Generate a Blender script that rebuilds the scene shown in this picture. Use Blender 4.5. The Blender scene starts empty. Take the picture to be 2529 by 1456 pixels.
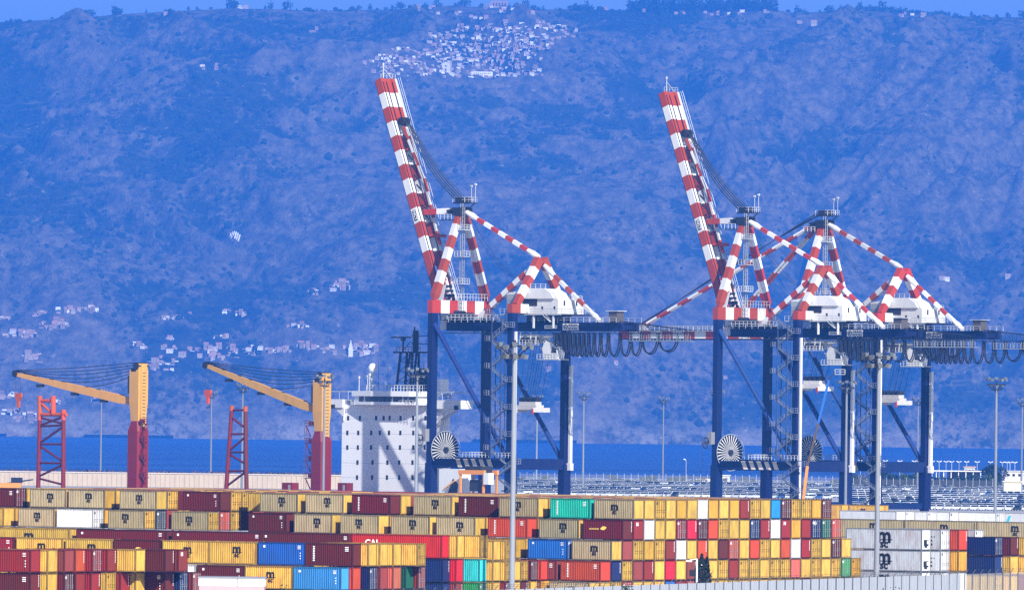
import bpy, bmesh, math, random
import numpy as np
from mathutils import Vector, Matrix, Euler
C = bpy.context.scene
COL = C.collection
rnd = random.Random(7)

# ------------------------------------------------------------------ camera
FPX, PW, PH = 19500.0, 2529.0, 1456.0
PITCH, ROLL, CZ = math.atan(317/19500.0), 0.0122, 22.3
CAM = Vector((0, 0, CZ))
fwd = Vector((0, math.cos(PITCH), math.sin(PITCH)))
r0 = Vector((1, 0, 0)); u0 = Vector((0, -math.sin(PITCH), math.cos(PITCH)))
rgt = r0*math.cos(ROLL) + u0*math.sin(ROLL)
upv = u0*math.cos(ROLL) - r0*math.sin(ROLL)
cd = bpy.data.cameras.new('camera'); cam = bpy.data.objects.new('camera', cd); COL.objects.link(cam)
m = Matrix((rgt, upv, -fwd)).transposed().to_4x4(); m.translation = CAM
cam.matrix_world = m
cd.sensor_width = 36; cd.lens = 36*FPX/PW; cd.clip_start = 5; cd.clip_end = 60000
C.camera = cam

# ------------------------------------------------------------------ light
SUN_EL = math.radians(31); SUN_AZ = math.radians(157)       # azimuth from +Y towards +X
sund = Vector((math.sin(SUN_AZ)*math.cos(SUN_EL), math.cos(SUN_AZ)*math.cos(SUN_EL), math.sin(SUN_EL)))
w = bpy.data.worlds.new('World'); C.world = w; w.use_nodes = True
nt = w.node_tree; nt.nodes.clear()
sky = nt.nodes.new('ShaderNodeTexSky'); sky.sky_type = 'NISHITA'; sky.sun_disc = False
sky.sun_elevation = SUN_EL; sky.sun_rotation = SUN_AZ; sky.air_density = 1.0; sky.dust_density = 0.3; sky.ozone_density = 2.0
bg = nt.nodes.new('ShaderNodeBackground'); bg.inputs[1].default_value = 0.075
wo = nt.nodes.new('ShaderNodeOutputWorld')
nt.links.new(sky.outputs[0], bg.inputs[0]); nt.links.new(bg.outputs[0], wo.inputs[0])
sl = bpy.data.lights.new('sun', 'SUN'); sl.energy = 5.0; sl.angle = math.radians(0.5); sl.color = (1.0, 0.95, 0.87)
so = bpy.data.objects.new('sun', sl); COL.objects.link(so); so.rotation_euler = sund.to_track_quat('Z', 'Y').to_euler()
C.view_settings.view_transform = 'Standard'; C.view_settings.look = 'None'; C.view_settings.gamma = 1
C.view_settings.exposure = 0.75
C.render.engine = 'CYCLES'
C.cycles.use_denoising = False
C.cycles.max_bounces = 5; C.cycles.volume_bounces = 1; C.cycles.transparent_max_bounces = 12
HAZE_D, HAZE_COL = 0.97/12000.0, (0.045, 0.285, 1.0)

# ------------------------------------------------------------------ pixel helpers (photo at 2529 x 1456)
def ray(px, py):
    return fwd*FPX + rgt*(px-PW/2) - upv*(py-PH/2)
def at(px, py, Y):
    d = ray(px, py); return CAM + d*(Y/d.y)
class Fr:
    def __init__(s, ox, oy, deg):
        s.o = Vector((ox, oy, 0)); s.a = math.radians(deg)
        s.x = Vector((math.cos(s.a), math.sin(s.a), 0)); s.y = Vector((-math.sin(s.a), math.cos(s.a), 0))
    def atv(s, px, py, v):         # local x, z on the plane local y = v
        d = ray(px, py); t = (v - (CAM-s.o).dot(s.y))/d.dot(s.y); p = CAM+d*t
        return (p-s.o).dot(s.x), p.z
    def atu(s, px, py, u):         # local y, z on the plane local x = u
        d = ray(px, py); t = (u - (CAM-s.o).dot(s.x))/d.dot(s.x); p = CAM+d*t
        return (p-s.o).dot(s.y), p.z
    def P(s, px, py, v):
        u, z = s.atv(px, py, v); return Vector((u, v, z))
    def Q(s, px, py, u):
        v, z = s.atu(px, py, u); return Vector((u, v, z))
    def world(s, u, v, z=0): return s.o + s.x*u + s.y*v + Vector((0, 0, z))

# ------------------------------------------------------------------ materials
M = {}
def mat(name, col, rough=0.55, metal=0.0, dirt=0.25, dscale=0.6, streak=True, bump=0.0, col2=None, spec=0.3):
    if name in M: return M[name]
    mt = bpy.data.materials.new(name); mt.use_nodes = True; n = mt.node_tree; b = n.nodes['Principled BSDF']
    b.inputs['Roughness'].default_value = rough; b.inputs['Metallic'].default_value = metal
    b.inputs['Specular IOR Level'].default_value = spec
    c = tuple(col)+(1,)
    b.inputs['Base Color'].default_value = c
    if dirt > 0:
        tc = n.nodes.new('ShaderNodeTexCoord'); mp = n.nodes.new('ShaderNodeMapping')
        mp.inputs['Scale'].default_value = (1, 1, 0.25 if streak else 1)
        oi = n.nodes.new('ShaderNodeObjectInfo'); ad = n.nodes.new('ShaderNodeVectorMath'); ad.operation = 'ADD'
        mu = n.nodes.new('ShaderNodeMath'); mu.operation = 'MULTIPLY'; mu.inputs[1].default_value = 90
        n.links.new(oi.outputs['Random'], mu.inputs[0]); n.links.new(tc.outputs['Object'], mp.inputs[0])
        n.links.new(mp.outputs[0], ad.inputs[0]); n.links.new(mu.outputs[0], ad.inputs[1])
        no = n.nodes.new('ShaderNodeTexNoise'); no.inputs['Scale'].default_value = dscale*2.2; no.inputs['Detail'].default_value = 6
        no.inputs['Roughness'].default_value = 0.65
        n.links.new(ad.outputs[0], no.inputs['Vector'])
        rp = n.nodes.new('ShaderNodeValToRGB'); rp.color_ramp.elements[0].position = 0.42; rp.color_ramp.elements[1].position = 0.72
        n.links.new(no.outputs['Fac'], rp.inputs[0])
        k = n.nodes.new('ShaderNodeMath'); k.operation = 'MULTIPLY'; k.inputs[1].default_value = dirt
        n.links.new(rp.outputs[0], k.inputs[0])
        mx = n.nodes.new('ShaderNodeMix'); mx.data_type = 'RGBA'
        mx.inputs[6].default_value = c
        d2 = col2 if col2 else tuple(x*0.45+0.02 for x in col)
        mx.inputs[7].default_value = tuple(d2)+(1,)
        n.links.new(k.outputs[0], mx.inputs[0])
        # overall value shift per object
        hv = n.nodes.new('ShaderNodeHueSaturation'); mr = n.nodes.new('ShaderNodeMapRange')
        mr.inputs[3].default_value = 0.72; mr.inputs[4].default_value = 1.10
        hm = n.nodes.new('ShaderNodeMapRange'); hm.inputs[3].default_value = 0.508; hm.inputs[4].default_value = 0.492; n.links.new(oi.outputs['Random'], hm.inputs[0]); n.links.new(hm.outputs[0], hv.inputs['Hue'])
        n.links.new(oi.outputs['Random'], mr.inputs[0]); n.links.new(mr.outputs[0], hv.inputs['Value'])
        n.links.new(mx.outputs[2], hv.inputs['Color']); n.links.new(hv.outputs[0], b.inputs['Base Color'])
        if bump:
            bp = n.nodes.new('ShaderNodeBump'); bp.inputs['Distance'].default_value = bump
            n.links.new(no.outputs['Fac'], bp.inputs['Height']); n.links.new(bp.outputs[0], b.inputs['Normal'])
    M[name] = mt; return mt

PAL = dict(
 yellow=(.68,.43,.065), golden=(.62,.345,.03), maroon=(.13,.014,.006), darkred=(.26,.024,.012), red=(.62,.012,.010),
 orangered=(.54,.07,.015), salmon=(.54,.13,.07), rose=(.28,.05,.035), white=(.82,.83,.85), grey=(.50,.53,.57),
 navy=(.010,.022,.11), blue=(.02,.11,.46), lightblue=(.05,.26,.60), skyblue=(.02,.33,.75), teal=(.02,.42,.33), cyan=(.05,.62,.60),
 green=(.03, .30, .07), darkgreen=(.01, .11, .06), slate=(.06, .075, .09), brown=(.36, .06, .05), cream=(.44, .36, .20))  # cream: yellow side walls with the grazing sunlight put into their colour
CNAME = dict(yellow='yellow', golden='golden yellow', maroon='maroon', darkred='dark red', red='bright red', orangered='orange red',
 salmon='salmon pink', rose='dull rose red', white='white', grey='light grey', navy='navy blue', blue='blue', lightblue='light blue',
 skyblue='sky blue', teal='teal green', cyan='turquoise', green='green', darkgreen='dark green', slate='dark slate', brown='brownish red', cream='yellow with painted grazing light')
def paint(c):
    rust = (.22,.08,.03) if c in ('yellow','golden','white','grey') else None
    return mat('paint_'+c, PAL[c], 0.5, 0, 0.6 if c not in('white',) else .25, 0.7, True, col2=rust)
BLACK = mat('black_paint', (.012,.012,.014), 0.5, dirt=0)
WHITEL = mat('white_lettering', (.85,.85,.85), 0.5, dirt=0)
GALV = mat('galvanised_steel', (.36,.38,.40), 0.4, 0.3, .3, 1.5)
RAILM = mat('railing_steel', (.58,.60,.62), 0.45, 0.1, .3, 2)
DARKST = mat('dark_steel', (.03,.032,.04), 0.5, 0.2, .3, 1)
GLASS = mat('dark_glass', (.012,.016,.022), 0.12, 0, 0, spec=.6)
NAVY = mat('crane_navy', (.004,.012,.085), 0.45, 0, .3, .3, spec=.35)
CRED = mat('crane_red', (.46,.055,.014), 0.45, 0, .3, .5)
CWHT = mat('crane_white', (.84,.84,.84), 0.45, 0, .18, .5, col2=(.45,.4,.34))
CREAM = mat('cream_paint', (.74,.62,.46), 0.5, 0, .3, .6)
CONC = mat('concrete', (.42,.41,.39), 0.85, 0, .5, .05, False)

# ------------------------------------------------------------------ mesh builder
class MB:
    def __init__(s): s.v = []; s.f = []; s.m = []; s.sm = []
    def face(s, pts, mi=0):
        b = len(s.v); s.v += [tuple(p) for p in pts]; s.f.append(tuple(range(b, b+len(pts)))); s.m.append(mi); return s
    def hexa(s, c, mi=0):
        b = len(s.v); s.v += [tuple(p) for p in c]
        for q in ((0,3,2,1),(4,5,6,7),(0,1,5,4),(1,2,6,5),(2,3,7,6),(3,0,4,7)): s.f.append(tuple(b+i for i in q)); s.m.append(mi)
        return s
    def box(s, x0, x1, y0, y1, z0, z1, mi=0):
        return s.hexa([(x0,y0,z0),(x1,y0,z0),(x1,y1,z0),(x0,y1,z0),(x0,y0,z1),(x1,y0,z1),(x1,y1,z1),(x0,y1,z1)], mi)
    def beam(s, p, q, w, h, mi=0, w2=None, h2=None, side=None):
        p = Vector(p); q = Vector(q); d = (q-p).normalized()
        if side is None:
            side = d.cross(Vector((0,0,1)))
            if side.length < 1e-3: side = Vector((0,1,0))
        side = Vector(side).normalized(); up = side.cross(d).normalized(); side = d.cross(up).normalized()
        w2 = w if w2 is None else w2; h2 = h if h2 is None else h2
        a = [p-side*w/2-up*h/2, p+side*w/2-up*h/2, p+side*w/2+up*h/2, p-side*w/2+up*h/2]
        b = [q-side*w2/2-up*h2/2, q+side*w2/2-up*h2/2, q+side*w2/2+up*h2/2, q-side*w2/2+up*h2/2]
        return s.hexa([a[0],a[1],b[1],b[0],a[3],a[2],b[2],b[3]], mi)
    def stripes(s, p, q, w, h, n, m0=0, m1=1, side=None, w2=None, h2=None):
        p = Vector(p); q = Vector(q); w2 = w if w2 is None else w2; h2 = h if h2 is None else h2
        for i in range(n):
            a, b = i/n, (i+1)/n
            s.beam(p.lerp(q,a), p.lerp(q,b), w+(w2-w)*a, h+(h2-h)*a, (m0,m1)[i%2], w+(w2-w)*b, h+(h2-h)*b, side)
        return s
    def tube(s, p, q, r, n=6, mi=0, r2=None):
        p = Vector(p); q = Vector(q); d = (q-p)
        if d.length < 1e-6: return s
        d.normalize(); a = d.cross(Vector((0,0,1)))
        if a.length < 1e-3: a = Vector((1,0,0))
        a.normalize(); c = d.cross(a); r2 = r if r2 is None else r2; b = len(s.v)
        for k in range(n):
            t = 2*math.pi*k/n; o = a*math.cos(t)+c*math.sin(t); s.v.append(tuple(p+o*r)); s.v.append(tuple(q+o*r2))
        for k in range(n):
            j = (k+1)%n; s.f.append((b+2*k, b+2*j, b+2*j+1, b+2*k+1)); s.m.append(mi)
        s.f.append(tuple(b+2*k for k in range(n))[::-1]); s.m.append(mi)
        s.f.append(tuple(b+2*k+1 for k in range(n))); s.m.append(mi)
        return s
    def path(s, pts, r, n=5, mi=0):
        for a, b in zip(pts, pts[1:]): s.tube(a, b, r, n, mi)
        return s
    def prism(s, poly, axis, a, b, mi=0):      # poly in the two other axes
        def mk(u, v, c): return {'x':(c,u,v),'y':(u,c,v),'z':(u,v,c)}[axis]
        n = len(poly); base = len(s.v)
        s.v += [mk(u,v,a) for u,v in poly]+[mk(u,v,b) for u,v in poly]
        s.f.append(tuple(base+i for i in range(n))); s.m.append(mi)
        s.f.append(tuple(base+n+i for i in range(n))[::-1]); s.m.append(mi)
        for i in range(n):
            j = (i+1)%n; s.f.append((base+j, base+i, base+n+i, base+n+j)); s.m.append(mi)
        return s
    def rail(s, p, q, h=1.1, step=1.8, r=.04, mi=0):
        p = Vector(p); q = Vector(q); n = max(1, int((q-p).length/step)); z = Vector((0,0,1))
        for i in range(n+1):
            a = p.lerp(q, i/n); s.tube(a, a+z*h, r, 4, mi)
        s.tube(p+z*h, q+z*h, r, 4, mi); s.tube(p+z*h*.5, q+z*h*.5, r*.8, 4, mi); return s
    def mesh(s, name, mats):
        me = bpy.data.meshes.new(name); me.from_pydata(s.v, [], s.f)
        for mt in mats: me.materials.append(mt)
        if len(mats) > 1: me.polygons.foreach_set('material_index', s.m)
        bm = bmesh.new(); bm.from_mesh(me); bmesh.ops.recalc_face_normals(bm, faces=bm.faces); bm.to_mesh(me); bm.free()
        me.update(); return me
    def build(s, name, mats, parent=None):
        if not isinstance(mats, (list, tuple)): mats = [mats]
        return link(name, s.mesh(name, mats), parent)
def link(name, me, parent=None):
    o = bpy.data.objects.new(name, me); COL.objects.link(o)
    if parent: o.parent = parent
    return o
def tag(o, label=None, cat=None, group=None, kind=None):
    if label: o['label'] = label
    if cat: o['category'] = cat
    if group: o['group'] = group
    if kind: o['kind'] = kind
    return o
def empty(name, loc, rz, label, cat, group=None):
    o = bpy.data.objects.new(name, None); COL.objects.link(o); o.location = loc; o.rotation_euler = (0,0,rz); o.empty_display_size = 1
    return tag(o, label, cat, group)
_txt = {}
def text_mesh(s, size, bold=.012, ext=.01):
    k = (s, size, bold)
    if k in _txt: return _txt[k]
    cu = bpy.data.curves.new('lettering', 'FONT'); cu.body = s; cu.size = size; cu.align_x = 'CENTER'; cu.align_y = 'CENTER'
    cu.offset = bold*size; cu.extrude = ext; cu.resolution_u = 3
    o = bpy.data.objects.new('tmp', cu); COL.objects.link(o); bpy.context.view_layer.update()
    me = bpy.data.meshes.new_from_object(o.evaluated_get(bpy.context.evaluated_depsgraph_get()))
    bpy.data.objects.remove(o); bpy.data.curves.remove(cu)
    vs = [v.co.copy() for v in me.vertices]; fs = [tuple(p.vertices) for p in me.polygons]
    bpy.data.meshes.remove(me); _txt[k] = (vs, fs); return _txt[k]
def add_text(mb, s, size, org, xd, yd, mi=0, bold=.012):
    vs, fs = text_mesh(s, size, bold); org = Vector(org); xd = Vector(xd); yd = Vector(yd); nd = xd.cross(yd); b = len(mb.v)
    mb.v += [tuple(org+xd*v.x+yd*v.y+nd*v.z) for v in vs]
    for f in fs: mb.f.append(tuple(b+i for i in f)); mb.m.append(mi)
    return mb

# ------------------------------------------------------------------ ground, quay, sea
CF = at(1066.5, 1000, 1900); CR1 = Fr(CF.x, CF.y, -42)
GX0, GX1, GY0, GY1 = -900, 1100, 300, 3150
hole = [CR1.world(-4, -260), CR1.world(-4, 70), CR1.world(-62, 70), CR1.world(-62, -260)]
gb = MB()
oc = [Vector((GX1, GY0, 0)), Vector((GX1, GY1, 0)), Vector((GX0, GY1, 0)), Vector((GX0, GY0, 0))]
for i in range(4):
    j = (i+1) % 4
    gb.face([oc[i], oc[j], hole[j], hole[i]])
    gb.face([hole[i], hole[j], hole[j]-Vector((0,0,14)), hole[i]-Vector((0,0,14))])
    gb.face([oc[i], oc[j], oc[j]-Vector((0,0,14)), oc[i]-Vector((0,0,14))])
tag(gb.build('ground', mat('yard_concrete', (.46,.45,.43), .9, 0, .6, .012, False, col2=(.20,.19,.18))), kind='structure')

ms = bpy.data.materials.new('sea_water'); ms.use_nodes = True; n = ms.node_tree; b = n.nodes['Principled BSDF']
b.inputs['Base Color'].default_value = (.004,.03,.13,1); b.inputs['Roughness'].default_value = .45; b.inputs['Specular IOR Level'].default_value = .10
tc = n.nodes.new('ShaderNodeTexCoord'); mp = n.nodes.new('ShaderNodeMapping'); mp.inputs['Scale'].default_value = (.004, .02, 1)
no = n.nodes.new('ShaderNodeTexNoise'); no.inputs['Scale'].default_value = 1; no.inputs['Detail'].default_value = 8
n2 = n.nodes.new('ShaderNodeTexNoise'); n2.inputs['Scale'].default_value = .25; n2.inputs['Detail'].default_value = 4
bp = n.nodes.new('ShaderNodeBump'); bp.inputs['Strength'].default_value = .6; bp.inputs['Distance'].default_value = .35
mp2 = n.nodes.new('ShaderNodeMapping'); mp2.inputs['Scale'].default_value = (.0006, .004, 1)
n3 = n.nodes.new('ShaderNodeTexNoise'); n3.inputs['Scale'].default_value = 1; n3.inputs['Detail'].default_value = 5
rp = n.nodes.new('ShaderNodeValToRGB'); rp.color_ramp.elements[0].color = (.004,.034,.21,1); rp.color_ramp.elements[1].color = (.014,.085,.34,1)
rp.color_ramp.elements[0].position = .35; rp.color_ramp.elements[1].position = .7
n.links.new(tc.outputs['Object'], mp.inputs[0]); n.links.new(mp.outputs[0], no.inputs['Vector'])
n.links.new(tc.outputs['Object'], n2.inputs['Vector']); n.links.new(tc.outputs['Object'], mp2.inputs[0]); n.links.new(mp2.outputs[0], n3.inputs['Vector'])
n.links.new(n3.outputs['Fac'], rp.inputs[0]); n.links.new(rp.outputs[0], b.inputs['Base Color'])
n.links.new(n2.outputs['Fac'], bp.inputs['Height']); n.links.new(bp.outputs[0], b.inputs['Normal'])
tag(MB().face([(-4500,250,-3),(4500,250,-3),(4500,12500,-3),(-4500,12500,-3)]).build('sea', ms), kind='structure')

# ------------------------------------------------------------------ mountain
def vnoise(X, Y, seed):
    rs = np.random.RandomState(seed); T = rs.rand(256, 256)
    xi = np.floor(X).astype(int); yi = np.floor(Y).astype(int); fx = X-xi; fy = Y-yi
    fx = fx*fx*(3-2*fx); fy = fy*fy*(3-2*fy); g = lambda a, b: T[a & 255, b & 255]
    return (g(xi,yi)*(1-fx)+g(xi+1,yi)*fx)*(1-fy)+(g(xi,yi+1)*(1-fx)+g(xi+1,yi+1)*fx)*fy
def fbm(X, Y, oct, seed, ridged=False):
    a, s, t = 1.0, 0, 0
    for i in range(oct):
        v = vnoise(X*2**i+17*i, Y*2**i+31*i, seed+i)*2-1
        if ridged: v = 1-2*abs(v)
        s = s+v*a; t += a; a *= .5
    return s/t
YS, YR = 10500.0, 13600.0
rx = np.array([0,200,300,500,570,800,950,1100,1300,1500,1640,1900,1960,2100,2300,2529]); ry = np.array([54,44,34,24,20,27,24,14,22,24,26,24,33,22,38,44])
VEG = {}
def height(X, Y, veg_shade=False):
    t = (Y-YS)/(YR-YS)
    pxs = PW/2 + X/YR*FPX
    zr = CZ + (1045+.0122*(pxs-PW/2) - np.interp(pxs, rx, ry))*YR/FPX
    # spurs and ravines running downhill, drifting sideways
    wx = X + 260*fbm(X/900., Y/700., 3, 5) + (Y-YS)*0.22*np.where(X > -50, -1, 1)*np.clip(abs(X+50)/300., 0, 1)
    sp = fbm(wx/270., Y/1500., 4, 21, True)
    s2 = fbm(wx/95.+40, Y/420., 4, 51, True)
    mid = np.clip(np.sin(np.clip(t,0,1)*math.pi), 0, 1)**.7
    if veg_shade: return -.75*sp-.40*s2+1.1*fbm(X/230.+9, Y/260., 5, 200)+.25*fbm(X/900., Y/700., 3, 5)  # thicker plants in gullies; their dark colour also imitates relief shade
    prof = np.where(t < 1, .93*t**.92+.07*np.clip(t*14,0,1), 1.0)
    z = zr*prof + mid*(150*sp+42*s2)*np.clip((1.05-t)*4,0,1) + 6*fbm(X/22., Y/30., 3, 81)*np.clip(t*5,0,1)*np.clip((1.02-t)*8,0.12,1)
    z = np.where(t > 1, zr - (t-1)*260 + 3*fbm(X/40., Y/40., 3, 91), z)
    sh = 60*fbm(X/160., X*0+3, 4, 77)       # shoreline wiggle
    ts = (Y-YS-sh)
    z = np.where(ts < 0, -6+ts*.02, np.minimum(z, -3.5+ts*1.15 if True else z))
    return z
nx, ny = 460, 400
xs = np.linspace(-1500, 1500, nx); ys = np.concatenate([np.linspace(10380, 13650, ny-20), np.linspace(13680, 14600, 20)])
XX, YY = np.meshgrid(xs, ys, indexing='ij'); ZZ = height(XX, YY)
vv = np.stack([XX, YY, ZZ], -1).reshape(-1, 3)
me = bpy.data.meshes.new('hills'); I = np.arange(nx*ny).reshape(nx, ny)
q = np.stack([I[:-1,:-1], I[1:,:-1], I[1:,1:], I[:-1,1:]], -1).reshape(-1, 4)
me.vertices.add(len(vv)); me.vertices.foreach_set('co', vv.ravel())
me.loops.add(q.size); me.loops.foreach_set('vertex_index', q.ravel().astype(np.int32))
me.polygons.add(len(q)); me.polygons.foreach_set('loop_start', np.arange(0, q.size, 4, dtype=np.int32)); me.update(calc_edges=True)
mh = bpy.data.materials.new('hillside'); mh.use_nodes = True; n = mh.node_tree; b = n.nodes['Principled BSDF']
b.inputs['Roughness'].default_value = .95; b.inputs['Specular IOR Level'].default_value = .1
tc = n.nodes.new('ShaderNodeTexCoord')
def ntex(sc, det, ro=.6, vec=None):
    t = n.nodes.new('ShaderNodeTexNoise'); t.inputs['Scale'].default_value = sc; t.inputs['Detail'].default_value = det; t.inputs['Roughness'].default_value = ro
    n.links.new(vec or tc.outputs['Object'], t.inputs['Vector']); return t
def ramp(src, p0, c0, p1, c1):
    r = n.nodes.new('ShaderNodeValToRGB'); e = r.color_ramp.elements; e[0].position = p0; e[0].color = c0; e[1].position = p1; e[1].color = c1
    n.links.new(src, r.inputs[0]); return r
def mixc(f, a, c):
    x = n.nodes.new('ShaderNodeMix'); x.data_type = 'RGBA'; n.links.new(f, x.inputs[0])
    for k, s in ((6, a), (7, c)):
        if isinstance(s, tuple): x.inputs[k].default_value = s
        else: n.links.new(s, x.inputs[k])
    return x.outputs[2]
at_ = n.nodes.new('ShaderNodeAttribute'); at_.attribute_name = 'veg_shade'; mk_ = n.nodes.new('ShaderNodeMapping'); mk_.inputs['Scale'].default_value = (1, .35, 1); n.links.new(tc.outputs['Object'], mk_.inputs[0]); nb = ntex(.02, 7, .7, mk_.outputs[0])
ad_ = n.nodes.new('ShaderNodeMath'); ad_.operation = 'MULTIPLY_ADD'; ad_.inputs[1].default_value = -1.0; n.links.new(at_.outputs['Fac'], ad_.inputs[0])
sb_ = n.nodes.new('ShaderNodeMath'); sb_.operation = 'MULTIPLY_ADD'; sb_.inputs[1].default_value = 2.6; sb_.inputs[2].default_value = -1.3; n.links.new(nb.outputs['Fac'], sb_.inputs[0]); n.links.new(sb_.outputs[0], ad_.inputs[2])
r1 = ramp(ad_.outputs[0], .05, (0,0,0,1), .25, (1,1,1,1))
fine = ntex(.045, 8, .7, mk_.outputs[0]); r2 = ramp(fine.outputs['Fac'], .36, (.010,.018,.010,1), .66, (.055,.06,.03,1))
gr = ramp(fine.outputs['Fac'], .38, (.05,.05,.035,1), .62, (.19,.155,.105,1))
c = mixc(r1.outputs[0], r2.outputs[0], gr.outputs[0])
mpz = n.nodes.new('ShaderNodeMapping'); mpz.inputs['Scale'].default_value = (.012, .012, .14); n.links.new(tc.outputs['Object'], mpz.inputs[0])
ter = ntex(1.0, 6, .65, mpz.outputs[0]); r3 = ramp(ter.outputs['Fac'], .58, (0,0,0,1), .74, (1,1,1,1)); c = mixc(r3.outputs[0], c, (.16,.14,.10,1))
sx = n.nodes.new('ShaderNodeSeparateXYZ'); n.links.new(tc.outputs['Object'], sx.inputs[0])
mr = n.nodes.new('ShaderNodeMapRange'); mr.inputs[1].default_value = 2; mr.inputs[2].default_value = 45; mr.inputs[3].default_value = .85; mr.inputs[4].default_value = 0
n.links.new(sx.outputs[2], mr.inputs[0]); rk = ntex(.02, 9, .75); r4 = ramp(rk.outputs['Fac'], .42, (0,0,0,1), .56, (1,1,1,1))
mm = n.nodes.new('ShaderNodeMath'); mm.operation = 'MULTIPLY'; n.links.new(mr.outputs[0], mm.inputs[0]); n.links.new(r4.outputs[0], mm.inputs[1])
c = mixc(mm.outputs[0], c, (.30,.27,.22,1)); n.links.new(c, b.inputs['Base Color'])
mq = n.nodes.new('ShaderNodeMapping'); mq.inputs['Scale'].default_value = (1, .3, 1); n.links.new(tc.outputs['Object'], mq.inputs[0])
spk = ntex(.10, 5, .7, mq.outputs[0]); r5 = ramp(spk.outputs['Fac'], .50, (0,0,0,1), .60, (1,1,1,1)); rB = ntex(.006, 4, .6); r6 = ramp(rB.outputs['Fac'], .42, (.15,.15,.15,1), .62, (.85,.85,.85,1))
m5 = n.nodes.new('ShaderNodeMath'); m5.operation = 'MULTIPLY'; n.links.new(r5.outputs[0], m5.inputs[0]); n.links.new(r6.outputs[0], m5.inputs[1])
c = mixc(m5.outputs[0], c, (.010,.018,.009,1)); r7 = ramp(spk.outputs['Fac'], .30, (1,1,1,1), .37, (0,0,0,1)); m6 = n.nodes.new('ShaderNodeMath'); m6.operation = 'MULTIPLY'; n.links.new(r7.outputs[0], m6.inputs[0]); m6.inputs[1].default_value = .8
c = mixc(m6.outputs[0], c, (.33,.30,.23,1)); n.links.new(c, b.inputs['Base Color'])
bp = n.nodes.new('ShaderNodeBump'); bp.inputs['Distance'].default_value = 16; bp.inputs['Strength'].default_value = .6; n.links.new(fine.outputs['Fac'], bp.inputs['Height']); n.links.new(bp.outputs[0], b.inputs['Normal'])
va = me.attributes.new('veg_shade', 'FLOAT', 'POINT'); va.data.foreach_set('value', height(XX, YY, True).ravel().astype(np.float32))
me.materials.append(mh); hills = tag(link('hills', me), kind='structure')
me.polygons.foreach_set('use_smooth', [True]*len(q))

def hz(x, y): return float(height(np.array([x], float), np.array([y], float))[0])
_T = np.linspace(10400, 14300, 900)
def hill_hit(px, py):
    d = ray(px, py); X = d.x/d.y*_T; Z = CZ + d.z/d.y*_T; H = height(X, _T)
    k = np.argmax(H > Z)
    if H[k] <= Z[k]: return None
    return Vector((X[k], _T[k], H[k]))

# woodland clumps over the slope
def woodland():
    rs = np.random.RandomState(3); N = 46000
    x = rs.uniform(-1250, 1250, N); y = YS + 60 + (YR-YS+60)*rs.rand(N)
    den = height(x, y, True); keep = den + rs.uniform(-.9,.9,N) > .22
    x, y = x[keep], y[keep]; z = height(x, y); ok = z > 8; x, y, z = x[ok], y[ok], z[ok]
    n_ = len(x); r = rs.uniform(1.8, 5.0, n_)*(1+.5*(rs.rand(n_) > .9)); 
    bm = bmesh.new(); bmesh.ops.create_icosphere(bm, subdivisions=1, radius=1); bm.verts.ensure_lookup_table()
    sv = np.array([v.co[:] for v in bm.verts]); sf = np.array([[v.index for v in f.verts] for f in bm.faces]); bm.free()
    nv, nf = len(sv), len(sf)
    jit = 1+.35*(rs.rand(n_, nv, 1)-.5)
    V = sv[None]*jit*np.stack([r, r, r*rs.uniform(.7,1.2,n_)], -1)[:, None, :] + np.stack([x, y, z+r*.35], -1)[:, None, :]
    Fc = (sf[None]+(np.arange(n_)*nv)[:, None, None]).reshape(-1, 3); V = V.reshape(-1, 3)
    me = bpy.data.meshes.new('hillside_woodland'); me.vertices.add(len(V)); me.vertices.foreach_set('co', V.ravel())
    me.loops.add(Fc.size); me.loops.foreach_set('vertex_index', Fc.ravel().astype(np.int32))
    me.polygons.add(len(Fc)); me.polygons.foreach_set('loop_start', np.arange(0, Fc.size, 3, dtype=np.int32)); me.update(calc_edges=True)
    me.materials.append(mat('woodland', (.012,.024,.010), .95, 0, .8, .03, False, col2=(.035,.05,.02)))
    tag(link('hillside_woodland', me), 'dark scrub and woodland covering the mountain slope', 'woodland', kind='stuff')
woodland()

# ------------------------------------------------------------------ haze
hzm = bpy.data.materials.new('haze'); hzm.use_nodes = True; n = hzm.node_tree; n.nodes.clear()
pv = n.nodes.new('ShaderNodeVolumePrincipled'); pv.inputs['Color'].default_value = HAZE_COL+(1,); pv.inputs['Density'].default_value = HAZE_D
pv.inputs['Anisotropy'].default_value = 0.0
ou = n.nodes.new('ShaderNodeOutputMaterial'); n.links.new(pv.outputs[0], ou.inputs['Volume'])
tag(MB().box(-5000, 5000, -200, 34000, -15, 1500).build('haze', hzm), 'blue sea haze between the harbour and the mountain', 'haze', kind='stuff')

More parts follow.
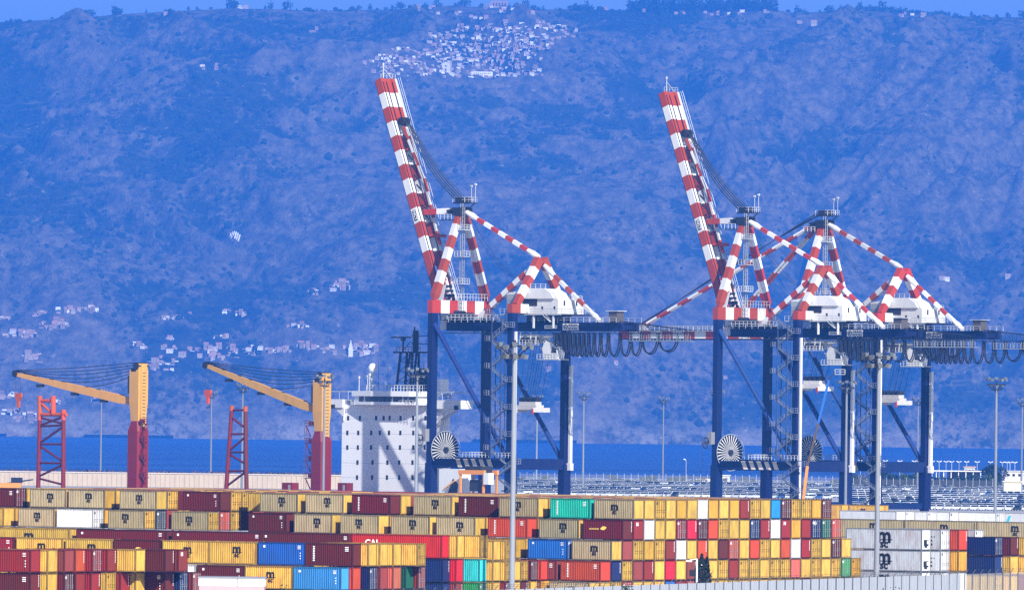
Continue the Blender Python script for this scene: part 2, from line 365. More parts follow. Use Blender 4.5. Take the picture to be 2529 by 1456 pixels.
# ------------------------------------------------------------------ containers
_cm = {}
def fpaint(c): return mat('frame_'+c, tuple(x*.42 for x in PAL[c]), .6, 0, .55, 1.2, True, col2=(.03,.02,.018))
def cont_parts(L, h, col, end, reefer=False, scol=None):

    k = (L, h, col, end, reefer, scol)
    if k in _cm: return _cm[k]
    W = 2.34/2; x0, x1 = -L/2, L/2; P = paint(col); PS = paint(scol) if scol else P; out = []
    # corrugated walls
    mb = MB()
    def corr(side):
        n_ = int(round((L-.3)/.278)); a = x0+.15; pt = (L-.3)/n_; dep = .12 if not reefer else .012
        yo = side*(W-.01); yi = side*(W-.01-dep); pr = []
        for i in range(n_):
            s0 = a+i*pt; pr += [(s0, yo), (s0+pt*.30, yo), (s0+pt*.42, yi), (s0+pt*.88, yi)]
        pr.append((x1-.15, yo))
        for (xa, ya), (xb, yb) in zip(pr, pr[1:]): mb.face([(xa,ya,.12),(xb,yb,.12),(xb,yb,h-.08),(xa,ya,h-.08)])
    corr(-1); corr(1)
    sw = mb; mb = MB()
    sw.face([(x0+.03,-W+.14,.12),(x0+.03,W-.14,.12),(x0+.03,W-.14,h-.08),(x0+.03,-W+.14,h-.08)])
    for xe, dr in ((x1, 1),):
        if end != 'blank': continue
        n_ = 9; pt = (2*W-.3)/n_; xo = xe-dr*.02; xi = xe-dr*.05; pr = []
        for i in range(n_):
            s0 = -W+.15+i*pt; pr += [(xo, s0), (xo, s0+pt*.35), (xi, s0+pt*.5), (xi, s0+pt*.85)]
        pr.append((xo, W-.15))
        for (xa, ya), (xb, yb) in zip(pr, pr[1:]): mb.face([(xa,ya,.12),(xb,yb,.12),(xb,yb,h-.08),(xa,ya,h-.08)])
    ew = mb; mb = sw
    mb.face([(x0+.06,-W+.05,h-.04),(x1-.06,-W+.05,h-.04),(x1-.06,W-.05,h-.04),(x0+.06,W-.05,h-.04)])
    mb.face([(x0+.06,-W+.05,.1),(x1-.06,-W+.05,.1),(x1-.06,W-.05,.1),(x0+.06,W-.05,.1)])
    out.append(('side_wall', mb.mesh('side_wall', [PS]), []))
    if end == 'blank': out.append(('end_wall', ew.mesh('end_wall', [P]), []))
    fr = MB()
    for sx in (x0, x1-.14):
        for sy in (-W, W-.14): fr.box(sx, sx+.14, sy, sy+.14, 0, h)
    for sy in (-W, W-.07): fr.box(x0+.14, x1-.14, sy, sy+.07, h-.12, h-.01); fr.box(x0+.14, x1-.14, sy, sy+.07, .02, .15)
    for sx in (x0, x1-.07): fr.box(sx, sx+.07, -W+.14, W-.14, h-.12, h-.01); fr.box(sx, sx+.07, -W+.14, W-.14, .02, .15)
    for sx in (x0-.004, x1-.156):
        for sy in (-W-.004, W-.156):
            for sz in (-.02, h-.10): fr.box(sx, sx+.16, sy, sy+.16, sz, sz+.13)
    out.append(('frame', fr.mesh('frame', [fpaint(scol or col)]), []))
    if end == 'door':
        rodm = GALV if col not in ('yellow','golden','white') else mat('rod_'+col, tuple(c*.28 for c in PAL[col]), .5, 0, 0)
        for (ya, yb) in ((-W+.15, -.015), (.015, W-.15)):
            d = MB().box(x1-.07, x1-.03, ya, yb, .16, h-.13)
            for zz in (.35, .8, 1.25, 1.7, 2.1): d.box(x1-.03, x1-.012, ya+.06, yb-.06, zz, zz+.07)
            subs = []
            for f in (.27, .73):
                yr = ya+(yb-ya)*f
                r = MB().box(x1-.012, x1+.035, yr-.032, yr+.032, .1, h-.1)
                for zz in (.9, 1.15): r.box(x1-.01, x1+.05, yr-.06, yr+.22, zz, zz+.05)
                for zz in (.2, h-.32): r.box(x1-.01, x1+.045, yr-.08, yr+.08, zz, zz+.1)
                subs.append(('lock_rod', r.mesh('lock_rod', [rodm])))
            out.append(('door', d.mesh('door', [P]), subs))
        pl = MB().box(x1-.012, x1+.0, -W+.3, -W+.62, h-.62, h-.32)
        out.append(('number_plate', pl.mesh('number_plate', [BLACK if col in ('yellow','golden','white','grey','cyan') else WHITEL]), []))
    elif end == 'reefer':
        d = MB().box(x1-.10, x1-.02, -W+.12, W-.12, .12, h-.1)
        out.append(('end_panel', d.mesh('end_panel', [paint('white')]), []))
        u_ = MB().box(x1-.02, x1+.0, -.62, .62, .62, 1.42).box(x1-.02, x1, -.45, .30, .35, .62)
        g = MB().tube((x1-.0, -.22, 1.08), (x1+.03, -.22, 1.08), .30, 14).box(x1, x1+.02, -.6, .6, 1.0, 1.04)
        bx = MB().box(x1-.0, x1+.04, .18, .52, .85, 1.3)
        out.append(('cooling_unit', u_.mesh('cooling_unit', [mat('unit_dark', (.012,.014,.02), .5, dirt=0)]), [('fan', g.mesh('fan', [DARKST])), ('control_box', bx.mesh('control_box', [WHITEL]))]))
        s = MB().box(x1-.02, x1-.005, -.35, -.12, 1.75, 1.95)
        out.append(('sticker', s.mesh('sticker', [mat('orange_sticker', (.8,.3,.03), .5, dirt=0)]), []))
    _cm[k] = out; return out
_lg = {}
def logo_mesh(kind, L, h):
    k = (kind, L, h)
    if k in _lg: return _lg[k]
    y = -2.34/2-.012; mb = MB(); X = (1,0,0); Z = (0,0,1)
    if kind == 'msc':
        s = .82 if L < 7 else 1.0; zc = h*.52; lx = .35 if L < 7 else .8
        add_text(mb, 'm', 1.75*s, (lx,y,zc+.42*s), X, Z, 0, .03); mb.box(lx-.72*s, lx+.78*s, y-.01, y+.01, zc-.10*s, zc-.02*s)
        add_text(mb, 'sc', .95*s, (lx,y,zc-.42*s), X, Z, 0, .03); me = mb.mesh('logo', [BLACK])
    elif kind == 'bigmsc':
        add_text(mb, 'm', 2.9, (.1,y,h*.66), X, Z, 0, .03); mb.box(-1.2, 1.4, y-.01, y+.01, h*.46, h*.46+.1)
        add_text(mb, 'sc', 1.55, (.1,y,h*.27), X, Z, 0, .03); me = mb.mesh('logo', [BLACK])
    elif kind == 'cai':
        add_text(mb, 'CAI', 1.05, (-L/2+2.9,y,h*.62), X, Z, 0, .02); me = mb.mesh('logo', [WHITEL])
    elif kind == 'vcode':       # a column of small white characters that cannot be read
        for i in range(9):
            z = h*.82-i*.2; mb.box(-L/2+1.0, -L/2+1.22, y-.006, y+.006, z, z+.13)
        for i in range(3): mb.box(L/2-1.0, L/2-.55, y-.006, y+.006, h-.5-i*.2, h-.4-i*.2)
        me = mb.mesh('logo', [WHITEL])
    elif kind == 'corner':
        mb.box(-L/2+.7, -L/2+.95, y-.006, y+.006, h-.62, h-.36)
        for i in range(3): mb.box(L/2-1.0, L/2-.6, y-.006, y+.006, h-.42-i*.16, h-.35-i*.16)
        for i in range(3): mb.box(L/2-.7, L/2-.6, y-.006, y+.006, h-1.3-i*.3, h-1.15-i*.3)
        me = mb.mesh('logo', [WHITEL])
    elif kind == 'emblem':
        mb.prism([(.1+.42*math.cos(t)*(1+.3*math.sin(2*t)), h*.58+.24*math.sin(t)) for t in [i*math.pi/9 for i in range(18)]], 'y', y-.008, y+.008)
        for i in range(5): mb.box(-2.0+i*.3, -1.85+i*.3, y-.008, y+.008, h*.5, h*.5+.2)
        me = mb.mesh('logo', [mat('yellow_lettering', (.85,.6,.12), .5, dirt=0)])
    elif kind == 'endcode':
        x1 = L/2; 
        for i in range(8): z = h*.88-i*.17; mb.box(x1-.015, x1+.004, .80, .90, z, z+.11)
        me = mb.mesh('marking', [WHITEL])
    elif kind == 'ten':
        add_text(mb, '10', .62, (L/2+.005, -.35, h-.55), (0,1,0), Z, 0, .03); me = mb.mesh('marking', [WHITEL])
    elif kind == 'reefmarks':
        for zz, s in ((1.75,.10),(1.75,.10)): mb.box(L/2-1.5, L/2-1.35, y-.006, y+.006, zz, zz+.15)
        mb.box(L/2-1.1, L/2-.95, y-.006, y+.006, 1.75, 1.9)
        mb.prism([(L/2-1.65,1.2),(L/2-1.3,1.2),(L/2-1.48,1.5)], 'y', y-.006, y+.006); mb.box(L/2-1.6, L/2-1.35, y-.006, y+.006, .65, .95)
        me = mb.mesh('marking', [BLACK])
    _lg[k] = me; return me
NCONT = [0]
occupied = []
def container(fr, right, T, z, col, end='blank', L=6.06, h=2.50, logo=None, endlogo=None, label='', group=None, reefer=False, name='shipping_container', scol=None):
    if fr is F1 and logo == 'msc' and not scol: scol = 'cream'  # long sides get the yellow with grazing light painted in
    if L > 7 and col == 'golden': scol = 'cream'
    NCONT[0] += 1
    root = empty(name, fr.world(right-L/2, T+2.44/2, z), fr.a, label, 'shipping container' if name != 'refrigerated_container' else 'refrigerated container', group)
    for part, me, subs in cont_parts(L, h, col, end, reefer, scol):
        o = link(part, me, root)
        for sn, sm in subs: link(sn, sm, o)
    if logo:
        lo = link('lettering', logo_mesh(logo, L, h), root)
        if logo == 'msc': lo.location = (rnd.uniform(-.55, .35), 0, rnd.uniform(-.08, .12))
    if endlogo: link('marking', logo_mesh(endlogo, L, h), root)
    return root
ORD = ['first','second','third','fourth','fifth','sixth','seventh','eighth','ninth','tenth','eleventh','twelfth','thirteenth','fourteenth','fifteenth',
 'sixteenth','seventeenth','eighteenth','nineteenth','twentieth','twenty-first','twenty-second','twenty-third','twenty-fourth','twenty-fifth','twenty-sixth','twenty-seventh','twenty-eighth']
TIER = ['top','second','third','fourth','bottom']
masses = []    # simple boxes for what cannot be told apart: (frame, x0,x1,T,z,h,col)
A = {'Y':('yellow','blank'),'G':('golden','blank'),'D':('yellow','door'),'W':('white','blank'),'M':('maroon','blank'),'m':('maroon','door'),
 'R':('darkred','blank'),'r':('darkred','door'),'B':('red','blank'),'O':('orangered','blank'),'o':('orangered','door'),'S':('salmon','blank'),
 'N':('navy','blank'),'n':('navy','door'),'K':('skyblue','blank'),'g':('green','door'),'e':('darkgreen','door'),'E':('darkgreen','blank'),'Z':('rose','blank'),
 'z':('slate','door'),'U':('blue','blank'),'u':('blue','door'),'L':('lightblue','blank'),'T':('teal','blank'),'C':('cyan','blank'),'w':('white','door'),
 'P':('brown','blank'),'X':('grey','blank'),'b':('red','door'),'d':('golden','door')}

# ---- block 1 : the terraced wall of 20 ft boxes
O1 = at(1565, 1228, 1000); F1 = Fr(O1.x, O1.y, -34.5); W1 = 2.48; H1 = 2.58
rows1 = ['YYDYGYWGYGRDYKmDDGm', 'MRWYYrBmODYYnRWRGRneo', 'YPDGDRWYOYMoYODYOWRDYmY', 'ONDZRYBYZNYDRDDYDDSYDYDgd', 'YYDoYYYURoDYYDGDYYDYRYDYGDYYY']


ztop = lambda k: (4-k)*H1+.03
for k, row in enumerate(rows1):
    row = row[:19+2*k]
    for i, ch in enumerate(row):
        col, en = A[ch]; el = None
        if en == 'blank' and col in ('darkred','maroon','red','orangered','rose','navy','salmon') and (i*7+k) % 3: el = 'endcode'
        if (k, i) in ((1,1),(1,15),(1,18),(3,9)): el = 'ten'
        lg = None
        if i == 0: lg = [ 'msc','emblem','msc','vcode','msc'][k]
        sc = col
        if i == 0 and k == 1: sc = 'maroon'
        if k == 4 and i > 26: continue
        left = CNAME[A[row[i-1]][0]] if i else None
        lab = '%s container %s, %s from left in the %s row of ends' % (CNAME[col], 'with barred doors' if en == 'door' else 'with plain end', ORD[i], TIER[k])
        container(F1, 0, -k*W1+i*W1, ztop(k), sc, en, logo=lg, endlogo=el, label=lab, group='containers of the big terraced stack')
bays = [-80, 43.8, 138.8, 266, 422.5, 612.7, 725.2, 840, 965, 1076.5, 1204, 1330.5]
bl = [F1.atv(x, 1290, -W1)[0] for x in bays]           # left ends of the bays along the block
t1 = ['mY','YG','GY','YD','RDD','YG','YG','RY',' YG',' RY','YG','TT']
t2 = ['YG','YG','wG','Dz','DoD','RY','YG','YG','YG','YG','OG','YG']
lg1 = ['vcode','msc','msc','msc','corner','msc','msc','vcode','msc','vcode','msc','vcode']
lg2 = [None,'msc','corner','msc','msc','corner','msc','msc','msc','msc','vcode','msc']
t3 = {9:'Y',10:'G',11:'u'}; lg3 = {9:None,10:None,11:'corner'}
sidec = {'R':'maroon'}
NB = len(bays)
for bi in range(NB):
    right = bl[bi]+6.06
    for k, (rowset, lgs) in enumerate(((t1, lg1), (t2, lg2))):
        st = rowset[bi]; first = True
        for i, ch in enumerate(st):
            if ch == ' ': continue
            col, en = A[ch]
            if ch == 'O': col = 'orangered'
            c2 = 'maroon' if (ch == 'R' and first) else col
            pos = 'front' if first else ('second' if not (' ' in st) and i == 1 else 'rear')
            lab = '%s container%s, %s long-side row, %s bay from left, %s' % (CNAME[c2], ' with black logo' if first and lgs[bi] == 'msc' else '', TIER[k], ORD[bi], {'front':'foremost','second':'just behind','rear':'rearmost'}[pos])
            container(F1, right, -k*W1+i*W1, ztop(k), c2, en, logo=lgs[bi] if first else None, label=lab, group='containers of the big terraced stack')
            first = False
        n0 = len(st)
        for i in range(n0, 19+2*k): masses.append((F1, right-6.06, right, -k*W1+i*W1, ztop(k), H1-.10, rnd.choice(['yellow','golden','maroon','darkred','yellow','brown'])))
    for k in (2, 3, 4):
        f0 = 0
        if k == 2 and bi in t3:
            col, en = A[t3[bi]]; f0 = 1
            container(F1, right, -k*W1, ztop(k), col, en, logo=lg3[bi], label='%s container in the third row of long sides, beneath the %s bay' % (CNAME[col], ORD[bi]), group='containers of the big terraced stack')
        if k == 3 and bi == 11:
            f0 = 1; container(F1, right, -k*W1, ztop(k), 'rose', 'blank', logo='vcode', label='dull rose container in the fourth row of long sides beneath a blue one', group='containers of the big terraced stack')
        for i in range(f0, 3): masses.append((F1, right-6.06, right, -k*W1+i*W1, ztop(k), H1-.10, rnd.choice(['yellow','maroon','darkred','golden'])))
# a box set back between two bays
xo = F1.atv(611.5, 1240, W1)[0]
container(F1, xo+6.06, W1, ztop(0), 'yellow', 'blank', label='yellow container set back behind the gap, its left part showing', group='containers of the big terraced stack')

# ---- generic staggered block: each column placed by the photo column of its side/end corner
def block(fr, cols, T0, tiers, h, L=6.06, where='', group=None, py=1350, W=2.48):
    """cols: list of strings per tier, with (px) corner per slot"""
    for k, (s0, items) in enumerate(tiers):
        z = (cols-1-k)*h+.03
        for j, it in enumerate(items):
            px, ch = it[0], it[1]; lg = it[2] if len(it) > 2 else None; LL = it[3] if len(it) > 3 else L
            T = T0+(s0+j)*W; right = fr.atv(px, py, T)[0]; col, en = A[ch]
            sc = it[4] if len(it) > 4 else col
            lab = '%s container%s, %s from left, %s tier of %s' % (CNAME[sc], ' with doors' if en == 'door' else '', ORD[j], TIER[k], where)
            el = 'endcode' if (en == 'blank' and sc in ('maroon','darkred','rose','red','navy','orangered') and (j+k) % 2) else None
            if lg in ('ten',): el, lg = 'ten', None
            container(fr, right, T, z, sc, en, L=LL, h=h-.10, logo=lg, endlogo=el, label=lab, group=group)
def side_row(fr, T, z, h, items, py, where, group, L):
    for j, it in enumerate(items):
        px, ch, lg = it; a = fr.atv(px, py, T)[0]; col, en = A[ch]
        container(fr, a+L, T, z, col, en, L=L, h=h-.10, logo=lg, label='%s %s container, %s from left in the %s' % ('long' if L > 7 else 'short', CNAME[col], ORD[j], where), group=group)
def under(fr, a0, a1, T0, nT, z, h, W=2.48):
    while a0+5 < a1:
        for i in range(nT): masses.append((fr, a0, a0+6.0, T0+i*W, z, h-.08, rnd.choice(['yellow','maroon','darkred','navy'])))
        a0 += 6.1

# block 2 : long 40 ft row
O2 = at(1092.7, 1320, 960); F2 = Fr(O2.x, O2.y, -21); H2 = 2.9; G2 = 'containers of the long low stack'
side_row(F2, 0, 2*H2+.03, H2, [(-50,'Y','msc'),(187.5,'M','corner'),(424,'M','corner'),(641,'M','corner'),(862.7,'B','cai')], 1320, 'long maroon and red row', G2, 12.15)
block(F2, 3, 0, [(1, [(1129,'Y'),(1187,'D')]), (0, [(1094,'N'),(1127,'B'),(1185,'C')]), (0, [(1094,'N'),(1127,'Z'),(1185,'g')])], H2, 12.15, 'the stack ending in bright red', G2, 1340)
for kk in (0, 1): under(F2, -62, -13, 0, 3, kk*H2+.03, H2)
# block 2b
O2b = at(1218, 1336, 985); F2b = Fr(O2b.x, O2b.y, -22); G2b = 'containers of the small yellow stack'
block(F2b, 3, 0, [(0, [(1218,'Y'),(1249,'D')]), (0, [(1218,'Y'),(1249,'D'),(1268,'Y'),(1287,'D'),(1310.5,'m'),(1335.5,'O')]), (0, [(1218,'Y'),(1249,'r'),(1268,'Y'),(1287,'M'),(1310.5,'Y'),(1335.5,'R')])], 2.59, 6.06, 'the stack by the mast', G2b, 1380)
# block 3
O3 = at(871.5, 1339.8, 915); F3 = Fr(O3.x, O3.y, -22.5); H3 = 2.75; G3 = 'containers of the middle stack'
side_row(F3, 0, 2*H3+.03, H3, [(-80,'R','corner'),(39,'Y','msc'),(161,'Y','msc'),(280,'M','emblem'),(400,'Y','msc'),(516,'Y','msc'),(636.5,'U','corner')], 1350, 'middle stack top row', G3, 6.06)
block(F3, 3, 0, [(0, [(871.5,'R','vcode',6.06,'maroon'),(910,'Y'),(938.5,'Y'),(971.5,'Y'),(1032,'D')])], H3, 6.06, 'the middle stack', G3, 1345)
block(F3, 3, 0, [(0, []), (-1, [(842,'L','corner'),(871,'O'),(912,'n'),(938.5,'Z'),(971,'S'),(1002,'E'),(1032,'r')]), (-2, [(811,'Y'),(842,'S'),(871,'B'),(912,'K'),(938.5,'Y'),(971,'K'),(1002,'R'),(1032,'Y')])], H3, 6.06, 'the middle stack, lower steps', G3, 1400)
side_row(F3, -2.48, H3+.03, H3, [(366,'W',None),(486,'M','corner'),(604,'Y','msc')], 1400, 'second row left of the light blue one', G3, 6.06)
side_row(F3, -4.96, .03, H3, [(460,'G',None),(575,'R',None),(690,'Y',None)], 1440, 'lowest row of the middle stack', G3, 6.06)
a = F3.atv(-80, 1350, 0)[0]
for kk in (0, 1): under(F3, a, -7, 0, 2, kk*H3+.03, H3)
# block 4
O4 = at(75, 1357, 870); F4 = Fr(O4.x, O4.y, -24); G4 = 'containers of the near left stack'
block(F4, 3, 0, [
 (0, [(75,'R','corner',12.15,'darkred'),(117.5,'Y'),(158.8,'Z'),(186,'O'),(227.5,'r'),(264,'R'),(335,'Y'),(407.5,'M','emblem'),(440,'R','ten')]),
 (0, [(75,'M','vcode',12.15),(117.5,'Y'),(158.8,'m'),(187,'R'),(225,'R'),(263,'D'),(297.5,'R'),(335,'Y'),(408,'M','corner'),(442,'n'),(475,'r')]),
 (0, [(75,'R',None,12.15),(117.5,'M'),(158.8,'Y'),(187,'R'),(225,'Y'),(263,'D'),(297.5,'R'),(335,'Y'),(408,'M'),(442,'N'),(475,'B')])], 2.61, 6.06, 'the near left stack', G4, 1390)

# right blocks
O5 = at(2276, 1305, 1070); F5 = Fr(O5.x, O5.y, -34.5); G5 = 'refrigerated containers behind the fence'
def reef(px, T, k, col, end, lg, lab, py=1340, Ln=12.15, fr=F5):
    right = fr.atv(px, py, T)[0]
    container(fr, right, T, (2-k)*2.9+.03, col, end, L=Ln, h=2.82, logo=lg, label=lab, group=G5, reefer=True, name='refrigerated_container', scol='grey')
for k in range(3):
    tn = ['topmost','middle','lowest'][k]
    reef(2276, 0, k, 'white', 'reefer', 'bigmsc', 'long light grey refrigerated container with big black logo, %s of its stack' % tn)
    reef(2323, 2.48, k, 'grey' if 0 else 'white', 'door', 'reefmarks', 'white refrigerated container with closed doors beside the cooling unit, %s of its stack' % tn)
    c = ('orangered','golden','white')[k]
    right = F5.atv(2367, 1340, 4.96)[0]
    container(F5, right, 4.96, (2-k)*2.9+.03, c, 'blank', L=6.06, h=2.82, endlogo='endcode' if k == 0 else None, label='%s container end between white refrigerated ones, %s of its stack' % (CNAME[c], tn), group=G5)
    reef(2407, 7.44, k, 'white', ('door','reefer','door')[k], 'reefmarks', 'white refrigerated container right of the grey stack, %s of its column' % tn)
O6 = at(2234, 1282, 1181); F6 = Fr(O6.x, O6.y, -30); G6 = 'long yellow containers behind the grey ones'
side_row(F6, 0, 2*2.9+.03, 2.9, [(2055,'G','msc'),(2234,'G','msc'),(2406,'G','msc')], 1290, 'long yellow row at the right', G6, 12.15)
for kk in (0, 1): under(F6, -13, 30, 0, 2, kk*2.9+.03, 2.9)
O7 = at(2235, 1259, 1300); F7 = Fr(O7.x, O7.y, -42); G7 = 'white containers in the far row'
for j, (px, T, c, lg) in enumerate([(2213,-2.48,'white',None),(2235.5,0,'grey',None),(2290,2.48,'grey',None),(2345,4.96,'grey',None),(2460,7.44,'grey',None),(2620,9.92,'white',None)]):
    right = F7.atv(px, 1270, T)[0]
    for k in range(3):
        if k == 0:
            r_ = container(F7, right, T, 5.83, 'white', 'blank' if c == 'white' else 'door', L=12.15, h=2.82, label='white container in the far pale row, %s from the left' % ORD[j], group=G7, reefer=True)
            if j == 5:
                s = MB(); y = -1.2; s.prism([(-9.7+4,.5),(-9.2+4,.5),(-8.3+4,2.3),(-8.8+4,2.3)], 'y', y-.01, y+.01); s.build('logo', mat('cyan_logo', (.02,.5,.65), .5, dirt=0), r_)
        else: masses.append((F7, right-12.1, right, T, (2-k)*2.9+.03, 2.8, 'white'))
O8 = at(2110, 1244, 1400); F8 = Fr(O8.x, O8.y, -34.5)
for j, (px, ch, lg) in enumerate([(2078,'Y',None),(2168,'Y','msc'),(2262-85,'G',None)]):
    T = 0 if j < 2 else 2.48; right = F8.atv(px, 1250, T)[0]
    container(F8, right, T, 5.83, A[ch][0], 'blank', h=2.82, logo=lg, label='%s container standing above the far white row, %s from the left' % (CNAME[A[ch][0]], ORD[j]), group='yellow containers above the white row')
    for k in (0, 1): masses.append((F8, right-6.06, right, T, k*2.9+.03, 2.8, 'golden'))
O9 = at(2456, 1323, 1072); F9 = Fr(O9.x, O9.y, -32); G9 = 'containers at the right edge'
block(F9, 3, 0, [(0, [(2456,'n'),(2495,'M'),(2545,'Y')]), (0, [(2456,'N'),(2495,'Y'),(2545,'D')]), (0, [(2456,'D'),(2495,'Y'),(2545,'R')])], 2.59, 6.06, 'the right edge stack', G9, 1350)

# everything behind and below that cannot be told apart
mats_ = ['yellow','golden','maroon','darkred','white','brown','navy']
mb = MB()
for fr, xa, xb, T, z, h, col in masses:
    c = [fr.world(xa, T+.04, z), fr.world(xb, T+.04, z), fr.world(xb, T+2.4, z), fr.world(xa, T+2.4, z)]
    mb.hexa(c+[p+Vector((0,0,h)) for p in c], mats_.index(col))
me = mb.mesh('containers', [paint(c) for c in mats_])
tag(link('stacked_containers_behind', me), 'mass of stacked containers behind the front rows, mostly roofs', 'containers', kind='stuff')
print([o['label'] for o in bpy.data.objects if 'label' in o and len(o['label'].split()) > 16])
print('containers', NCONT[0], 'mass', len(masses))

# ------------------------------------------------------------------ ship-to-shore cranes
VV = CR1.atu(1199, 1000, 0)[0]; GA = CR1.atv(1263.5, 1000, 0)[0]; VM = VV/2
def cz(px, py, v=None): return CR1.P(px, py, VM if v is None else v)
ZG = cz(1300, 807, VM-2.6).z; ZC = CR1.Q(1130, 758, 0).z      # girder, upper cross beam
print('crane', VV, GA, ZG, ZC)
S = [CRED, CWHT]
def gantry_crane(loc, label, boom_up, spreader_z):
    root = empty('gantry_crane', loc, CR1.a, label, 'gantry crane', 'ship to shore gantry cranes')
    ZP = CR1.Q(1250, 1143, 0).z                                # portal beam
    # legs
    for u in (0, GA):
        for v in (0, VV):
            b = MB().beam((u, v, 2.2), (u, v, ZP), 2.0, 2.6, 0, 2.0, 2.2, side=(1,0,0)).beam((u, v, ZP), (u, v, ZC-1.6), 1.45, 2.0, 0, 1.45, 2.0, side=(1,0,0))
            for zz in np.arange(ZP+5, ZC-3, 5.5): b.beam((u, v, zz), (u, v, zz+.18), 1.52, 2.07, 0, side=(1,0,0))
            b.build('leg', NAVY, root)
            bg_ = MB().box(u-.6, u+.6, v-4.5, v+4.5, .75, 1.5).box(u-.7, u+.7, v-1, v+1, 1.4, 2.3)
            g = bg_.build('bogie', NAVY, root)
            for k in (-3.8, -2.4, -1.0, 1.0, 2.4, 3.8): MB().tube((u-.25, v+k, .42), (u+.25, v+k, .42), .4, 10).build('wheel', DARKST, g)
    HZ = mat('hazard_cream', (.75,.66,.52), .5, 0, .2)
    for u in (0, GA):                                          # beams along the rails
        MB().box(u-.7, u+.7, 1, VV-1, ZP-1.3, ZP+1.3).build('portal_beam', NAVY, root)
        MB().box(u-.5, u+.5, 1.4, VV-1.4, 2.2, 3.6).build('sill_beam', NAVY, root)
    st = MB()
    for k in range(5):
        a = 8.4+k*2.5
        st.prism([(a, ZP+1.05), (a+1.35, ZP+1.05), (a+2.3, ZP-.95), (a+.95, ZP-.95)], 'y', -.62, -.56)
    st.build('hazard_stripes', HZ, root)
    for v in (0, VV): MB().box(.8, GA-.8, v-.55, v+.55, ZP-1.1, ZP+1.1).build('portal_tie', NAVY, root)
    for v in (0, VV):
        t = MB().tube((.5, v, ZG+.6), (GA-.9, v, ZP+1.0), .58, 12)
        t.build('brace', mat('brace_navy', (.02,.045,.20), .35, 0, .2, .4), root)
        fl = MB()
        for k in range(1, 12): p = Vector((.5, v, ZG+.6)).lerp(Vector((GA-.9, v, ZP+1.0)), k/12); q = (Vector((GA-.9, v, ZP+1.0))-Vector((.5, v, ZG+.6))).normalized()*.05; fl.tube(p-q, p+q, .64, 10)
        fl.build('brace_flange', mat('brace_navy', (.02,.045,.20)), root)
    # upper cross beams, red and white
    v0, v1 = -1.1, VV+1.1
    for u, n_ in ((0, 7), (GA, 7)):
        zt = ZC+1.55 if u == 0 else ZC+.6; zb = ZC-1.55
        MB().stripes((u, v0, (zt+zb)/2), (u, v1, (zt+zb)/2), 1.6, zt-zb, n_, side=(1,0,0)).build('cross_beam', S, root)
    MB().stripes((-.1, VV+1.1, ZC-1.9), (GA*.12, VV*.6, ZC-1.9), .5, .5, 3).build('ledge', S, root)
    # girders
    uL, uR = -1.5, CR1.atv(1539, 807, VM-2.6)[0]
    for s in (-1, 1):
        g = MB().box(uL, uR, VM+s*2.6-.55, VM+s*2.6+.55, ZG-.95, ZG+.95)
        for uu in np.arange(uL+4, uR, 6): g.box(uu, uu+.12, VM+s*2.6-.62, VM+s*2.6+.62, ZG-1.0, ZG+1.0)
        g.box(uL, uR, VM+s*2.6-.7, VM+s*2.6+.7, ZG+.95, ZG+1.05)
        g.build('girder', NAVY, root)
    h_ = MB()                                                  # hangers joining cross beams and girders
    for u in (0, GA):
        for s in (-1, 1): h_.box(u-.5, u+.5, VM+s*2.6-.5, VM+s*2.6+.5, ZG+1, ZC-1.6)
    for uu in (8, 16, 22, 33, 38, uR-1): h_.box(uu-.3, uu+.3, VM-2.1, VM+2.1, ZG-.5, ZG+.5)
    h_.build('girder_tie', NAVY, root)
    rl = MB().box(-2, uR+1, VM-3.6, VM-3.45, ZG-1.6, ZG-1.4)
    for uu in np.arange(0, uR, 2.2): rl.beam((uu, VM-3.5, ZG-1.4), (uu+.3, VM-3.1, ZG-.95), .12, .12)
    rl.build('festoon_rail', DARKST, root)
    # walkways and railings on the girders
    for s, vv in ((-1, VM-4.1), (1, VM+4.1)):
        wk = MB().box(uL+2, uR-.5, vv-.45, vv+.45, ZG+1.0, ZG+1.08)
        wk = wk.build('walkway', DARKST, root); MB().rail((uL+2, vv-.45 if s < 0 else vv+.45, ZG+1.08), (uR-.5, vv-.45 if s < 0 else vv+.45, ZG+1.08), 1.15, 2, .06).build('railing', RAILM, wk)
    # sea-side maintenance deck
    dk = MB().box(-2.6, 9, VM-4.5, VM+5, ZG+1.6, ZG+1.75)
    for uu in (1, 4, 7): dk.box(uu-.15, uu+.15, VM-4.5, VM+5, ZG+1.05, ZG+1.6)
    dk = dk.build('deck', DARKST, root)
    MB().rail((-2.6, VM-4.5, ZG+1.75), (9, VM-4.5, ZG+1.75), 1.2, 1.2, .06).rail((9, VM-4.5, ZG+1.75), (9, VM+5, ZG+1.75), 1.2, 1.2, .06).rail((2, VV*.3, ZC+1.6), (2, VV*.9, ZC+1.6), 1.6, 1.0, .06).build('railing', RAILM, dk)
    mc = MB().box(.8, 3.4, VM-3.8, VM-.6, ZG+2, ZG+3.1).box(4.5, 6.2, VM-3.5, VM-1.8, ZG+1.9, ZG+3).tube((5, VM-4, ZG+2.8), (5, VM-1, ZG+2.8), .7, 10).tube((2, VM-3.9, ZG+3.4), (2, VM-.5, ZG+3.4), .55, 10)
    mc.build('winch', DARKST, dk)
    # A frame over the sea-side legs
    AP = cz(1141, 522); AP = Vector((.4, VM, AP.z))
    for s, v in ((-1, .2), (1, VV-.2)):
        foot = Vector((0, v, ZC+1.5)); top = AP+Vector((0, s*.9, -.4))
        b = MB(); p0 = foot; p1 = foot.lerp(top, .06); b.beam(p0, p1, .7, .9, 0, 1.6, 1.9, side=(1,0,0)); b.stripes(p1, top, 1.55, 1.9, 7 , 0, 1, side=(1,0,0), w2=1.3, h2=1.5)
        b.build('a_frame_leg', S, root)
